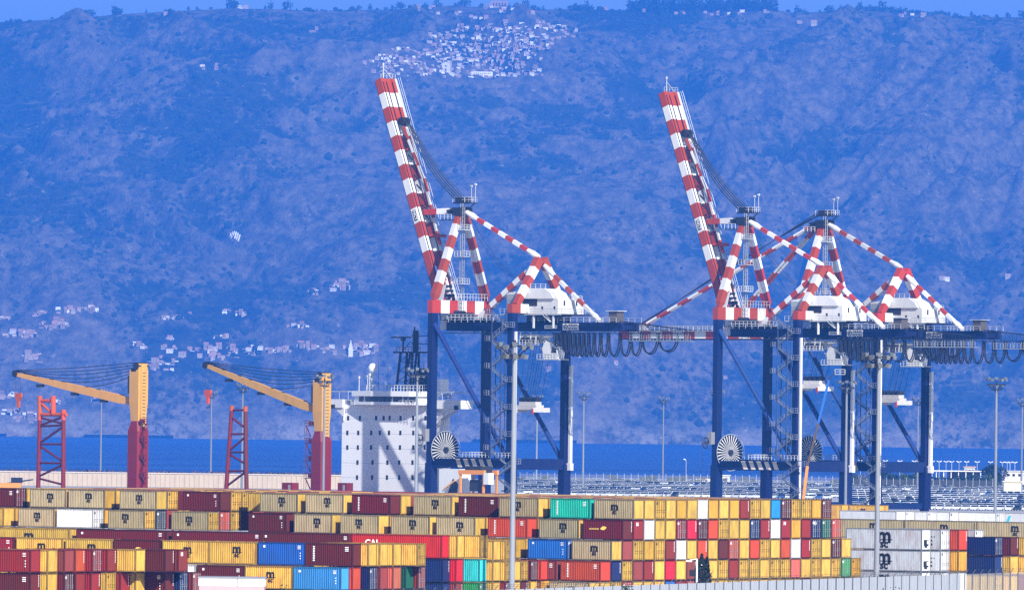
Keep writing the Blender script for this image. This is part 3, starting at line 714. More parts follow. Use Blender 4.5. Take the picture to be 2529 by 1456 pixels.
    hd = MB().box(AP.x-1.3, AP.x+1.3, AP.y-2.2, AP.y+2.2, AP.z-1.0, AP.z+.9).prism([(AP.x-4.0, AP.z+.3), (AP.x+1, AP.z+1.1), (AP.x+1, AP.z-1.2), (AP.x-3.4, AP.z-.6)], 'y', AP.y-1.5, AP.y+1.5)
    hd.build('a_frame_head', DARKST, root)
    ZA = AP.z+1.9
    pf = MB().box(AP.x-1.8, AP.x+3.4, AP.y-1.5, AP.y+1.5, ZA, ZA+.25).box(AP.x-4.0, AP.x-.4, AP.y-3.4, AP.y-.6, AP.z-2.2, AP.z-2.0).beam((AP.x+4, AP.y, ZA), (AP.x+1, AP.y, AP.z), .2, .2)
    pf = pf.build('platform', DARKST, root)
    MB().rail((AP.x-1.8, AP.y-1.5, ZA+.25), (AP.x+3.4, AP.y-1.5, ZA+.25), 1.2, 1.1, .07).rail((AP.x+3.4, AP.y-1.5, ZA+.25), (AP.x+3.4, AP.y+1.5, ZA+.25), 1.2, 1.1, .07).rail((AP.x-1.8, AP.y+1.5, ZA+.25), (AP.x+3.4, AP.y+1.5, ZA+.25), 1.2, 1.1, .07).rail((AP.x-4, AP.y-3.4, AP.z-2), (AP.x-.4, AP.y-3.4, AP.z-2), 1.2, .9, .07).build('railing', RAILM, pf)
    sv = MB()
    for k in range(4): sv.tube((AP.x-.6+k*.2, AP.y-1.2+k*.7, ZA+.8), (AP.x-.6+k*.2, AP.y-.9+k*.7, ZA+.8), .62, 12)
    sv.box(AP.x-.9, AP.x+1.2, AP.y-1.6, AP.y+1.6, ZA+.25, ZA+1.5)
    sv.build('sheave_block', DARKST, pf)
    for (dx, dh) in ((2.0, 4.2), (3.3, 4.6)): MB().tube((AP.x+dx, AP.y+1, ZA), (AP.x+dx, AP.y+1, ZA+dh), .07, 5).tube((AP.x+dx-.25, AP.y+1, ZA+dh), (AP.x+dx+.25, AP.y+1, ZA+dh), .28, 8).build('beacon', RAILM, pf)
    # ladder tower with landings
    lt = MB(); lu, lv = 1.6, VM-1.2
    for a, b_ in ((-.35,-.35), (.35,-.35), (.35,.35), (-.35,.35)): lt.tube((lu+a, lv+b_, ZG+1.8), (lu+a, lv+b_, ZA), .10, 5)
    for zz in np.arange(ZG+2.5, ZA, 1.0): lt.box(lu-.42, lu+.42, lv-.42, lv-.36, zz, zz+.1).box(lu+.36, lu+.42, lv-.42, lv+.42, zz, zz+.1)
    lt = lt.build('ladder_tower', GALV, root)
    for zz in (AP.z-4.6, AP.z-11.0, AP.z-17.6):
        wv = 2.3 if zz < AP.z-15 else 1.2
        MB().box(lu-1.4, lu+1.6, lv-wv, lv+1.0, zz, zz+.15).rail((lu-1.4, lv-wv, zz+.15), (lu+1.6, lv-wv, zz+.15), 1.2, .8, .07).rail((lu+1.6, lv-wv, zz+.15), (lu+1.6, lv+1, zz+.15), 1.2, .8, .07).build('landing', RAILM, lt)
    # second peak over the land-side legs and the stays
    PK = cz(1341, 637); PK = Vector((GA+.2, VM, PK.z))
    for s, v in ((-1, 1.2), (1, VV-1.2)):
        foot = Vector((GA, v, ZC+.4)); top = PK+Vector((0, s*.7, -.3))
        MB().stripes(top, foot, 1.7, 2.0, 5, 0, 1, side=(1,0,0), w2=1.3, h2=1.5).build('rear_frame_leg', S, root)
    def stay(p, q, n_, r=.45):
        p = Vector(p); q = Vector(q); d = (q-p).normalized(); L_ = (q-p).length
        b = MB().tube(p, p+d*2.2, .55, 10, 1, .75).tube(p+d*2.2, p+d*4.2, .75, 10, 1, r*1.1).tube(q-d*4.0, q-d*2.0, r*1.1, 10, 1, .75).tube(q-d*2.0, q, .75, 10, 1, .55)
        b.stripes(p+d*4.1, q-d*3.9, 2*r, 2*r, n_, 0, 1); b.build('stay', S, root)
    stay(AP+Vector((1.4, 0, -.2)), PK+Vector((-.6, 0, .2)), 7)
    fr_ = CR1.P(1176, 771, VM); stay(PK+Vector((-1.2, 0, -1.2)), (fr_.x, VM, ZG+1.6), 7, .62)
    rr_ = CR1.P(1482, 790, VM); stay(PK+Vector((1.2, 0, -1.8)), (rr_.x, VM, ZG+1.4), 6, .42)
    # thin ropes from the peak to the machinery house
    rp_ = MB()
    for dv in (-.5, .9):
        pts = []
        for k in range(9):
            t = k/8; p = (AP+Vector((1.5, dv, -1))).lerp(Vector((23.5, VM+dv, ZG+9.3)), t); p.z -= 3.2*math.sin(math.pi*t); pts.append(p)
        rp_.path(pts, .05, 4)
    rp_.build('rope', DARKST, root)
    # machinery house
    h0 = cz(1251, 770, VM-4.6); h1 = cz(1437, 712, VM-4.6); HZ0 = ZG+3.1; ua, ub = h0.x, h1.x; HT = h1.z
    ub = CR1.P(1378, 770, VM-4.6).x; um1 = ua+3.0; um2 = ub; va, vb = VM-4.6, VM+4.6
    hs = MB().prism([(ua, HZ0), (ub, HZ0), (ub, HT-2.6), (ua, HT-2.6)], 'y', va, vb)
    hs.prism([(ua, HT-2.59), (ub-.2, HT-2.59), (ub-1.4, HT-1.0), (ub-3.6, HT), (um1+2.6, HT), (um1+.8, HT-.5), (ua, HT-1.1)], 'y', va-.02, va+4.4)
    hs.prism([(um1, HT-2.4), (ub-1.0, HT-2.4), (ub-1.9, HT-1.1), (ub-4, HT+.12), (um1+2.5, HT+.12), (um1+.8, HT-.35)], 'y', va-.55, va-.03)
    hs = hs.build('machinery_house', mat('house_white', (.86,.86,.84), .5, 0, .25, .3), root)
    cb = MB()
    for k in range(14): cb.box(ua+.1+k*.21, ua+.2+k*.21, va-.06, va-.002, HZ0+.2, HT-1.3)
    cb.build('ribbed_cladding', GALV, hs)
    MB().box(um1+2.4, um1+6.8, va-.15, va+.0, HZ0+1.9, HZ0+4.7).build('loading_hatch', DARKST, hs)
    for uu in (um1+8.2, ub-1.4): MB().box(uu, uu+.55, va-.04, va, HZ0+1.0, HZ0+1.8).build('vent', GLASS, hs)
    for vv_ in (va+2, va+6.4): MB().box(ub, ub+.05, vv_, vv_+.5, HZ0+2.0, HZ0+3.2).build('vent', GLASS, hs)
    MB().rail((um1+3, va, HT), (um2-4, va, HT), 1.1, 1.4, .06).rail((ub-.5, va+4.6, HT-2.6), (ub-.5, vb, HT-2.6), 1.0, 1.2, .06).box(ub-3, ub-1, va+5, va+7, HT-2.6, HT-1.8).build('roof_railing', RAILM, hs)
    bs = MB().box(ua-1, ub+2.2, va-1.2, vb+1.2, HZ0-.35, HZ0-.02)
    for uu in np.arange(ua+1, ub, 4.2):
        bs.box(uu-.2, uu+.2, VM-2.9, VM-2.4, ZG+.9, HZ0-.3).box(uu-.2, uu+.2, VM+2.4, VM+2.9, ZG+.9, HZ0-.3)
    bs = bs.build('house_platform', DARKST, root)
    MB().rail((ua-1, va-1.2, HZ0), (ub+2.2, va-1.2, HZ0), 1.15, 1.3, .055).rail((ub+2.2, va-1.2, HZ0), (ub+2.2, vb+1.2, HZ0), 1.15, 1.3, .055).box(ua-1, ub+2.2, va-1.25, va-1.2, HZ0-.3, HZ0-.05).build('railing', RAILM, bs)
    us = ub-1.5
    MB().beam((us, va-.9, ZG+1.2), (us-2.6, va-1.0, HZ0), .7, .12).beam((us, va-1.3, ZG+2.0), (us-2.6, va-1.4, HZ0+.8), .08, .08).build('stair', RAILM, bs)
    ps = MB()
    for uu in (us-5.5, us+.8): ps.box(uu-.18, uu+.18, va-1.0, va-.6, ZG-.3, HZ0-.3)
    ps.build('support_post', CWHT, bs)
    ic = MB().box(us-8, us-4.5, VM-2, VM+1, ZG+1.1, ZG+3).box(us-2.5, us-1, VM-2, VM+1, ZG+1.1, ZG+3.2)
    ic.build('electrical_cabinet', DARKST, bs)
    cbx = cz(1518.5, 783, VM-3.5)
    kb = MB().box(cbx.x-1.3, cbx.x+1.3, VM-4.2, VM-1.8, ZG+1.1, ZG+3.7); kb = kb.build('checker_cabin', mat('cabin_brown', (.10,.085,.075), .6, 0, .3), root)
    MB().box(cbx.x-1.9, cbx.x+1.9, VM-4.7, VM-1.4, ZG+3.7, ZG+3.85).build('roof', RAILM, kb)
    # landside ledge in red, near leg head
    # sign boards on the girder
    vs = VM-2.6-.62
    for (xa, xb, ya, yb, lines) in ((1345, 1376, 802.5, 811, None), (1390, 1429, 799, 815.5, 1)):
        a_ = CR1.P(xa, ya, vs); b_ = CR1.P(xb, yb, vs); zt, zb = ZG+(a_.z-b_.z)/2, ZG-(a_.z-b_.z)/2
        sb = MB().box(a_.x, b_.x, vs-.06, vs, zb, zt).build('sign_board', WHITEL, root)
        tx = MB(); xm = (a_.x+b_.x)/2; wd = b_.x-a_.x; y_ = vs-.08
        if lines is None:
            for k in range(8): tx.box(a_.x+.45+k*.39, a_.x+.72+k*.39, y_-.01, y_, zb+.28, zt-.28)
        else:
            tx = add_text(tx, 'VULKAN', .72, (xm+.75, y_, ZG+.42), (1,0,0), (0,0,1), 0, .03); add_text(tx, 'KOCKS', .86, (xm+.75, y_, ZG-.42), (1,0,0), (0,0,1), 0, .03)
            for k in range(16):
                t0, t1_ = k*math.pi/8, (k+1)*math.pi/8; tx.beam((a_.x+.95+.6*math.cos(t0), y_, ZG+.62*math.sin(t0)), (a_.x+.95+.6*math.cos(t1_), y_, ZG+.62*math.sin(t1_)), .03, .16)
            tx.beam((a_.x+.7, y_, ZG-.35), (a_.x+.7, y_, ZG+.35), .03, .14).beam((a_.x+.75, y_, ZG), (a_.x+1.3, y_, ZG+.35), .03, .12).beam((a_.x+.75, y_, ZG), (a_.x+1.3, y_, ZG-.35), .03, .12)
        tx.build('lettering', BLACK, sb)
    # trolley, cab, ropes, spreader
    ta, tb = CR1.P(1284, 835, VM-3).x, CR1.P(1327, 835, VM-3).x; TZ = ZG-1.3
    tr = MB().box(ta, tb, VM-3.2, VM+3.2, TZ-1.1, TZ-.5).box(ta+.5, tb-1, VM-2.8, VM+2.8, TZ-2.6, TZ-1.1)
    for uu in np.linspace(ta+.3, tb-.3, 4): tr.box(uu-.12, uu+.12, VM-3.3, VM-3.1, TZ-2.9, TZ)
    tr = tr.build('trolley', mat('trolley_white', (.66,.66,.63), .5, 0, .6, 1.2, False, col2=(.1,.1,.1)), root)
    MB().rail((ta-.6, VM-3.6, TZ-2.9), (tb+.8, VM-3.6, TZ-2.9), 1.1, .9, .06).box(ta-.6, tb+.8, VM-3.6, VM-3.3, TZ-3.0, TZ-2.9).build('railing', RAILM, tr)
    dr = MB()
    for uu in (ta+1, ta+2.6, tb-1.2): dr.tube((uu, VM-3.4, TZ-1.9), (uu, VM-1.5, TZ-1.9), .6, 10)
    dr.build('drum', DARKST, tr)
    c0, c1 = CR1.P(1338, 850, VM-2).x, CR1.P(1390, 850, VM-2).x; ZCb = TZ-6.3
    gy = MB().box(tb-.3, c0+3.2, VM-2.4, VM-2.2, TZ-1.2, TZ-.9)
    gy.beam((tb, VM-2.3, TZ-1), (c0+2.5, VM-2.3, ZCb+2.2), .25, .25).beam((tb, VM-2.3, TZ-2.6), (c0+1, VM-2.3, ZCb+1), .2, .2).box(c0-.6, c1-.4, VM-3.0, VM+.6, ZCb-.25, ZCb)
    for k in range(5): gy.beam((tb+k*.9, VM-2.3, TZ-1-k*.6), (tb+.9+k*.8, VM-2.3, TZ-2.6-k*.6), .12, .12)
    gy.build('cab_hanger', RAILM, tr)
    cab = MB().prism([(c0+1.6, ZCb), (c1-1.2, ZCb), (c1-.9, ZCb+1.6), (c1-2.2, ZCb+3.5), (c0+1.8, ZCb+4.3), (c0+.9, ZCb+2.4)], 'y', VM-2.9, VM-.2).build('operator_cab', mat('cab_white', (.78,.78,.76), .45, 0, .3, 1), root)
    MB().prism([(c1-2.9, ZCb+1.5), (c1-1.2, ZCb+1.4), (c1-1.3, ZCb+2.3), (c1-2.5, ZCb+3.0)], 'y', VM-2.96, VM-2.9).build('window', GLASS, cab)
    MB().rail((c0-.6, VM-3.0, ZCb), (c1-.4, VM-3.0, ZCb), 1.1, .9, .06).build('railing', RAILM, cab)
    sp0, sp1 = CR1.P(1281, 995, VM).x, CR1.P(1338, 995, VM).x; um = (sp0+sp1)/2; SZ = spreader_z
    ro = MB()
    for k, uu in enumerate(np.linspace(ta+.8, tb+.4, 4)):
        for dv in (-1.6, 1.6): ro.tube((uu, VM+dv, TZ-2.6), (um-2.4+k*1.6, VM+dv*.8, SZ+2.4), .07, 4)
    ro.build('hoist_rope', DARKST, root)
    sr = MB().box(sp0+.6, sp1-.6, VM-1.4, VM+1.4, SZ, SZ+1.1).box(um-2.6, um+2.6, VM-1.1, VM+1.1, SZ+1.1, SZ+1.9).box(sp0, sp0+.7, VM-3.0, VM+3.0, SZ-.6, SZ+.5).box(sp1-.7, sp1, VM-3.0, VM+3.0, SZ-.6, SZ+.5)
    sr = sr.build('spreader', mat('spreader_white', (.75,.74,.72), .5, 0, .5, 1.5, False, col2=(.2,.1,.07)), root)
    for uu in (um-2.2, um-.8, um+.8, um+2.2): MB().tube((uu, VM-1.0, SZ+2.4), (uu, VM+1.0, SZ+2.4), .55, 12).build('sheave', DARKST, sr)
    for uu in (sp0-.05, sp1-.5):
        MB().box(uu, uu+.5, VM-3.2, VM-2.9, SZ-1.1, SZ+.2).build('flipper_arm', CRED, sr)
    # cable reel on the sea side
    RC = CR1.Q(1099.7, 1110, 1.7); RR = 4.35
    rl = MB().tube(Vector((1.45, RC.y, RC.z)), Vector((1.45, RC.y, RC.z))+Vector((.15,-.021,0)), RR*.99, 40).build('cable_reel', mat('reel_dark', (.008,.008,.010), .7, dirt=0), root)
    sp_ = MB()
    for k in range(30):
        t = 2*math.pi*k/30; d = Vector((.139*math.cos(t), .99*math.cos(t), math.sin(t))); c_ = Vector((1.75, RC.y, RC.z)); sp_.beam(c_+d*.7, c_+d*RR*.97, .06, .06, 0, .06, .26, side=(.99,-.139,0))
    sp_.build('spoke', mat('spoke_steel', (.72,.72,.70), .4, .1, .1), rl)
    rm = MB()
    for k in range(40):
        t0, t1_ = 2*math.pi*k/40, 2*math.pi*(k+1)/40; c_ = Vector((1.9, RC.y, RC.z)); rm.tube(c_+Vector((.139*math.cos(t0), .99*math.cos(t0), math.sin(t0)))*RR*1.04, c_+Vector((.139*math.cos(t1_), .99*math.cos(t1_), math.sin(t1_)))*RR*1.04, .06, 4)
    rm.build('rim', RAILM, rl); MB().tube((1.2, RC.y, RC.z), (2.2, RC.y, RC.z), .75, 14).tube((.0, RC.y, RC.z), (1.3, RC.y, RC.z), .4, 10).build('hub', DARKST, rl)
    jb = MB().box(-1.0, .2, -2.4, -1.0, RC.z+2.0, RC.z+5.0).build('junction_box', mat('box_grey', (.35,.35,.36), .5, 0, .3), root)
    gr_ = MB()
    for k in range(14):
        t0, t1_ = 2*math.pi*k/14, 2*math.pi*(k+1)/14; gr_.tube((-.5, -3.6+1.3*math.cos(t0), RC.z+2.3+1.3*math.sin(t0)), (-.5, -3.6+1.3*math.cos(t1_), RC.z+2.3+1.3*math.sin(t1_)), .14, 4)
        gr_.tube((-.5, -3.6, RC.z+2.3), (-.5, -3.6+1.3*math.cos(t0), RC.z+2.3+1.3*math.sin(t0)), .06, 4)
    gr_.beam((-.5, -3.6, RC.z+2.3), (-.5, -1, RC.z+2.6), .2, .2).tube((-.5, -4.9, RC.z+2.3), (-.5, -4.9, 1), .06, 4).build('guide_wheel', DARKST, root)
    # portal level walkway
    wk = MB().box(-.9, .9, 6, VV-1, ZP+1.35, ZP+1.45).box(3, GA+3, -1.9, -1.0, ZP+1.35, ZP+1.45).build('portal_walkway', DARKST, root)
    MB().rail((.9, 6, ZP+1.45), (.9, VV-1, ZP+1.45), 1.2, 1.2, .06).rail((12, -1.9, ZP+1.45), (GA+3, -1.9, ZP+1.45), 1.2, 1.0, .06).build('railing', RAILM, wk)
    # stair tower beside the near land-side leg
    s0, s1 = CR1.atv(1212, 1000, -1.9)[0], CR1.atv(1252, 1000, -1.9)[0]; stt = MB(); vy = -2.2
    for uu in (s0+.9, s1-1.2):
        for dv in (-.6, .9): stt.tube((uu, vy+dv, ZP+1), (uu, vy+dv, ZG+2), .13, 5)
    stt = stt.build('stair_tower', mat('stair_navy', (.03,.05,.14), .5, 0, .2), root)
    z_ = 3.0; k = 0; fl = []
    while z_ < ZG+1.0:
        hh = 3.25; lo = z_ < ZP
        a_, b_ = (s0, s1) if k % 2 == 0 else (s1, s0)
        if lo: a_ += 2.5; b_ += 2.5
        f_ = MB().beam((a_, vy, z_), (b_, vy, z_+hh), .75, .18)
        f_.beam((a_, vy-.4, z_+1.0), (b_, vy-.4, z_+hh+1.0), .07, .10).beam((a_, vy-.4, z_+.5), (b_, vy-.4, z_+hh+.5), .05, .07)
        for q_ in range(6): t = q_/5; x_ = a_+(b_-a_)*t; f_.tube((x_, vy-.4, z_+hh*t), (x_, vy-.4, z_+hh*t+1), .035, 4)
        dx = 1.5 if b_ > a_ else -1.5
        f_.box(min(b_, b_+dx), max(b_, b_+dx), vy-.5, vy+1.0, z_+hh-.05, z_+hh+.06).rail((b_, vy-.5, z_+hh), (b_+dx, vy-.5, z_+hh), 1.15, .7, .06).rail((b_+dx, vy-.5, z_+hh), (b_+dx, vy+1, z_+hh), 1.15, .7, .06)
        f_.build('stair_flight', mat('stair_grey', (.20,.23,.30), .5, .1, .3), stt)
        if k % 2 == 0: MB().beam((s1-1.2, vy, z_+hh), (GA, -.4, z_+hh), .25, .3).build('stair_bracket', NAVY, stt)
        z_ += hh; k += 1
    lat = MB()
    for j, zz in enumerate(np.arange(ZP+2, ZG, 3.25)): lat.tube((s0+.9, vy+.9, zz), (s1-1.2, vy+.9, zz+(3.25 if j % 2 else -1.0)), .07, 4)
    lat.build('lattice', NAVY, stt)
    # white lift mast on the far land-side leg
    MB().box(GA+1.0, GA+1.7, VV+.1, VV+.9, ZP+.2, ZG-9).box(GA+.7, GA+2.0, VV-.1, VV+1.0, ZP-1.4, ZP+.3).build('lift_mast', CWHT, root)
    MB().box(GA+.75, GA+1.15, -.2, .5, 3.5, ZG-1.2).build('cable_trunk', CWHT, root)
    # festoon
    xsL = [1366,1376,1386,1396,1407,1418,1429,1440,1452,1466,1482,1501,1530,1556,1583,1624,1673]; bot = [852,852,862,872,877,878,878,878,878,878,878,878,877,876,872,866]
    for (xa, xb, yb) in zip(xsL, xsL[1:], bot):
        a_ = CR1.P(xa+1.2, 822, VM-3.5); b_ = CR1.P(xb-1.2, 822, VM-3.5); zb = CR1.P((xa+xb)/2, yb, VM-3.5).z; fs = MB()
        zt = ZG-1.5; D_ = zt-zb; n_ = 12; pts = []
        for k in range(n_+1):
            t = k/n_*2-1; sgn = 1 if t > 0 else -1
            pts.append(Vector((a_.x+(b_.x-a_.x)*(0.5+.5*sgn*abs(math.sin(t*math.pi/2))**1.0*1.0), VM-3.5, zt-D_*(math.cos(t*math.pi/2)**.75))))
        fs.path(pts, .17, 5); fs.path([p+Vector((0,.6,-.25)) for p in pts], .15, 5); fs.box(a_.x-.3, a_.x+.3, VM-3.7, VM-2.9, zt-.2, zt+.2)
        fs.build('festoon_cable', BLACK, root)
    ge = CR1.P(1697, 822, VM-3.4).x; gs = CR1.P(1559, 822, VM-3.4).x; vg = VM-3.9
    cg = MB(); ct = MB()
    for vv_ in (vg, vg+1.6):
        cg.beam((gs, vv_, ZG-3.3), (ge, vv_, ZG-3.3), .15, .2); ct.beam((uR, vv_, ZG+1.3), (ge, vv_, ZG-.6), .16, .16).beam((uR, vv_, ZG-1.5), (ge+.3, vv_, ZG-1.5), .12, .2)
        n_ = 9
        for k in range(n_):
            x_ = uR+(ge-uR)*k/n_; x2 = uR+(ge-uR)*(k+1)/n_; zt1 = ZG+1.3-1.9*k/n_; zt2 = ZG+1.3-1.9*(k+1)/n_
            ct.beam((x_, vv_, zt1), (x2, vv_, ZG-1.4), .07, .07).beam((x2, vv_, ZG-1.4), (x2, vv_, zt2), .07, .07)
    for x_ in np.linspace(gs, ge, 7): cg.box(x_-.06, x_+.06, vg-.05, vg+.05, ZG-3.3, ZG-1.4).box(x_+.7, x_+.8, vg-.05, vg+.05, ZG-3.3, ZG-1.4)
    cg.rail((gs, vg, ZG-3.2), (ge+1.5, vg, ZG-3.2), 1.2, 1.0, .06).box(gs, ge+1.5, vg, vg+1.6, ZG-3.45, ZG-3.3)
    cg = cg.build('maintenance_gangway', GALV, root); ct.build('truss', DARKST, cg)
    # boom
    vn0, vn1 = VM-2.5, VM+2.5
    p1 = CR1.P(926, 200, vn0); p2 = CR1.P(1053, 660, vn0); dd = Vector((p1.x-p2.x, 0, p1.z-p2.z)).normalized()
    Hg = Vector((p2.x, 0, p2.z)) - dd*((p2.z-(ZG-.9))/dd.z); Lb = (p1.z-Hg.z)/dd.z; sst = (p2.z-Hg.z)/dd.z
    if boom_up: d = dd
    else: d = Vector((-1, 0, 0)); Hg = Vector((-1.6, 0, ZG-.95)); Lb *= .985
    nn = Vector((d.z, 0, -d.x)) if boom_up else Vector((0, 0, 1))        # towards the top side of the boom
    def B(s, v, t): q = Hg+d*s+nn*t; return Vector((q.x, v, q.z))
    DP = 1.95; bm_ = MB(); nst = 13; ss = [sst+(Lb-sst)*i/nst for i in range(nst+1)]
    def bbox(mb, sa, sb, va_, vb_, ta_, tb_, mi): mb.hexa([B(sa,va_,ta_), B(sb,va_,ta_), B(sb,vb_,ta_), B(sa,vb_,ta_), B(sa,va_,tb_), B(sb,va_,tb_), B(sb,vb_,tb_), B(sa,vb_,tb_)], mi)
    for i in range(nst):
        mi = 0 if (nst-1-i) % 2 == 0 else 1
        for (va_, vb_) in ((vn0, vn0+1.5), (vn1-1.1, vn1)): bbox(bm_, ss[i], ss[i+1], va_, vb_, 0, DP, mi)
        bbox(bm_, ss[i]+.01, ss[i+1]-.01, vn0+1.51, vn1-1.11, DP-.45, DP-.25, mi) if i >= nst-3 else bbox(bm_, ss[i], ss[i]+.5, vn0+1.51, vn1-1.11, DP-.9, DP-.3, mi)
    bbox(bm_, Lb-.5, Lb, vn0+1.52, vn1-1.12, .05, DP-.5, 0)
    for i in range(3):
        a_ = sst*i/3; b_ = sst*(i+1)/3; tp = 0.0+.9*(2-i)/3
        for (va_, vb_) in ((vn0, vn0+.9), (vn1-.9, vn1)): bbox(bm_, a_, b_-.01, va_, vb_, tp, DP-.1, (1,0,1)[i] if not boom_up else (0,1,0)[i])
    boom = bm_.build('boom', S, root)
    br = MB()
    for va_ in (vn0+.35, vn0+1.55, vn1-1.3): bbox(br, 1, Lb-1, va_, va_+.13, DP+.01, DP+.2, 0)
    bbox(br, 1, Lb, vn0+.2, vn0+.45, -.3, -.02, 0); bbox(br, 1, Lb, vn1-.45, vn1-.2, -.3, -.02, 0)
    br.build('rail', DARKST, boom)
    if boom_up:
        bl_ = MB(); i = nst-10; mid = (ss[i]+ss[i+1])/2
        sg = MB(); bbox(sg, mid-1.5, mid+1.5, vn0-.06, vn0-.01, .25, DP-.25, 0); sg = sg.build('sign_board', WHITEL, boom)
        bk = MB(); bbox(bk, mid-1.35, mid+1.35, vn0-.09, vn0-.062, .4, DP-.4, 0); bk.build('sign_panel', BLACK, sg)
        tx = MB(); o_ = B(mid, vn0-.10, DP/2); add_text(tx, 'NCT', 1.15, o_, -d, nn, 0, .03); tx.build('lettering', WHITEL, sg)
    wl = MB()
    for k in range(int((Lb-3)/2)): a_ = 2+k*2; wl.tube(B(a_, vn1+.9, DP), B(a_, vn1+.9, DP+1.1), .05, 4)
    wl.tube(B(2, vn1+.9, DP+1.1), B(Lb, vn1+.9, DP+1.1), .06, 4).tube(B(2, vn1+.9, DP+.5), B(Lb, vn1+.9, DP+.5), .05, 4); bbox(wl, 2, Lb, vn1+.1, vn1+.9, DP-.1, DP-.02, 0)
    wl.build('walkway', RAILM, boom)
    tp_ = MB(); q_ = B(Lb, vn0+1, DP); 
    tp_.tube(q_, q_+Vector((0,0,3.2)), .12, 5).tube(q_+Vector((0,0,2.4)), B(Lb, vn1-1, DP), .1, 5).rail(B(Lb+.1, vn0+.5, DP-.3), B(Lb+.1, vn1+.7, DP-.3), 1.1, 1, .06)
    tp_.tube(q_+Vector((0,0,3.0)), q_+Vector((0,0,3.7)), .25, 6)
    tp_.build('tip_mast', RAILM, boom)
    # folded or stretched fore stays
    def strp(mb, p, q, w_, n_): mb.stripes(p, q, w_, w_, n_, 0, 1)
    if boom_up:
        fs_ = MB(); vA = VM+.2
        strp(fs_, B(Lb-13, vA, DP+.6), B(Lb-27, vA+1.0, DP+1.6), .55, 4); strp(fs_, B(Lb-27, vA+1.4, DP+1.5), B(Lb-44, vA+.8, DP+1.2), .6, 5); strp(fs_, B(16, vA, DP+.3), B(4, vA, DP+.8), .5, 3)
        fs_.build('fore_stay', S, boom)
        bb = MB()
        for (s_, v_) in ((Lb-11.6, VM+.2), (Lb-11.6, VM+1.6)): bb.tube(B(s_, v_-.5, DP+.7), B(s_, v_+.5, DP+.7), 1.0, 12).box(*(lambda p: (p.x-.4, p.x+.4, p.y-.4, p.y+.4, p.z-.9, p.z+.3))(B(s_+.6, v_, DP)))
        for k in range(9): bb.beam(B(Lb-15-k*2.6, VM-.2, DP+.1), B(Lb-16.6-k*2.6, VM-.1, DP+.9), .3, .3)
        bb.build('sheave_block', DARKST, boom)
        jk = MB(); s_ = Lb-42; jk.box(*(lambda p: (p.x-1.5, p.x+1.5, p.y-.3, p.y+1.6, p.z-.3, p.z+.4))(B(s_, VM+.5, DP+1.6)))
        jk.build('stay_link', CRED, boom)
        # strut to the A frame
        z_ = cz(1075, 522).z; q0 = CR1.P(1048, 524, VM); sb_ = MB().stripes((q0.x, VM, q0.z), (AP.x-3.4, VM, AP.z+.2), 1.2, 1.35, 2, 0, 1); sb_.build('latch_strut', S, root)
        hp = MB()
        for k in range(5):
            a_ = B(Lb-12+k*-.35, VM+.4+k*.5, DP+1.6); e_ = Vector((AP.x-1.2+k*.25, AP.y-1.6+k*.8, ZA+1.2)); pts = []
            for j in range(13):
                t = j/12; p = a_.lerp(e_, t); sg_ = math.sin(math.pi*t); p.z -= sg_*(2.2-k*.25); pts.append(p)
            hp.path(pts, .15 if k < 4 else .07, 4)
        hp.build('hoist_rope', DARKST, root)
        # foot machinery
        ft = MB(); lw = MB()
        for k in range(9): a_ = 1+k*1.2; ft.box(*(lambda p: (p.x-.5, p.x+.5, VM-2.2+.3*(k%3), VM+1.5, p.z-.25, p.z+.3))(B(a_, VM, DP+.5)))
        for k in range(5): lw.stripes(B(1.5+k*.2, VM-1.8+k*.9, DP+.2), B(13, VM-1.8+k*.9, DP+.4), .28, .28, 5, k % 2, (k+1) % 2)
        ft.build('rope_guide', DARKST, boom); lw.build('brace', S, boom)
        hk = MB().prism([(Hg.x-2.2, ZG+9.3), (Hg.x+.6, ZG+10.2), (Hg.x-1.0, ZG+4.0)], 'y', vn0-.2, vn0+.0).prism([(Hg.x-.5, ZG+3.5), (Hg.x+2.6, ZG+7.0), (Hg.x+1.2, ZG-.5), (Hg.x-1, ZG-.8)], 'y', vn0-.35, vn0-.1)
        hk.build('hinge_bracket', CWHT, root)
    else:
        for (sA, n_, off) in ((Lb*.93, 11, 0), (Lb*.47, 7, .9)):
            for dv in (-.7, .7):
                a_ = B(sA, VM+dv, DP+.4); e_ = Vector((AP.x-2.5, VM+dv, AP.z+.2-off)); fs_ = MB(); strp(fs_, a_, e_, .5, n_*2-5); fs_.build('fore_stay', S, root)
        hp = MB(); pts = []
        for k in range(4):
            a_ = B(Lb*.95, VM-1+k*.7, DP+.5); e_ = Vector((AP.x-1.2, VM-1.6+k*.9, ZA+.9)); pts = []
            for j in range(9):
                t = j/8; p = a_.lerp(e_, t); p.z -= math.sin(math.pi*t)*(.3-k*.5); pts.append(p)
            hp.path(pts, .09, 4)
        hp.build('hoist_rope', DARKST, root)
        wr = MB().rail((Hg.x-1, VM-3.4, ZG+1.0), (Hg.x-Lb, VM-3.4, ZG+1.0), 1.2, 1.6, .07); wr.box(Hg.x-Lb, Hg.x-1, VM-3.5, VM-2.6, ZG+.85, ZG+.98)
        for s_ in (Lb*.93, Lb*.9): wr.box(Hg.x-s_-.8, Hg.x-s_+.8, VM-1, VM+1, ZG+1.0, ZG+2.6)
        wr.build('walkway', RAILM, boom)
    return root
sz1 = CR1.P(1310, 1011, VM).z
gantry_crane(CF-Vector((0,0,CF.z)), 'blue gantry crane with raised red and white boom, left one beside the white ship', True, sz1)
c2 = at(1771, 1020, 1957); gantry_crane((c2.x, c2.y, 0), 'blue gantry crane with raised striped boom, standing between the other two cranes', True, sz1+6.2)
c3 = at(1968, 1020, 1976); gantry_crane((c3.x, c3.y, 0), 'blue gantry crane at the right whose striped boom is lowered flat', False, sz1+3)

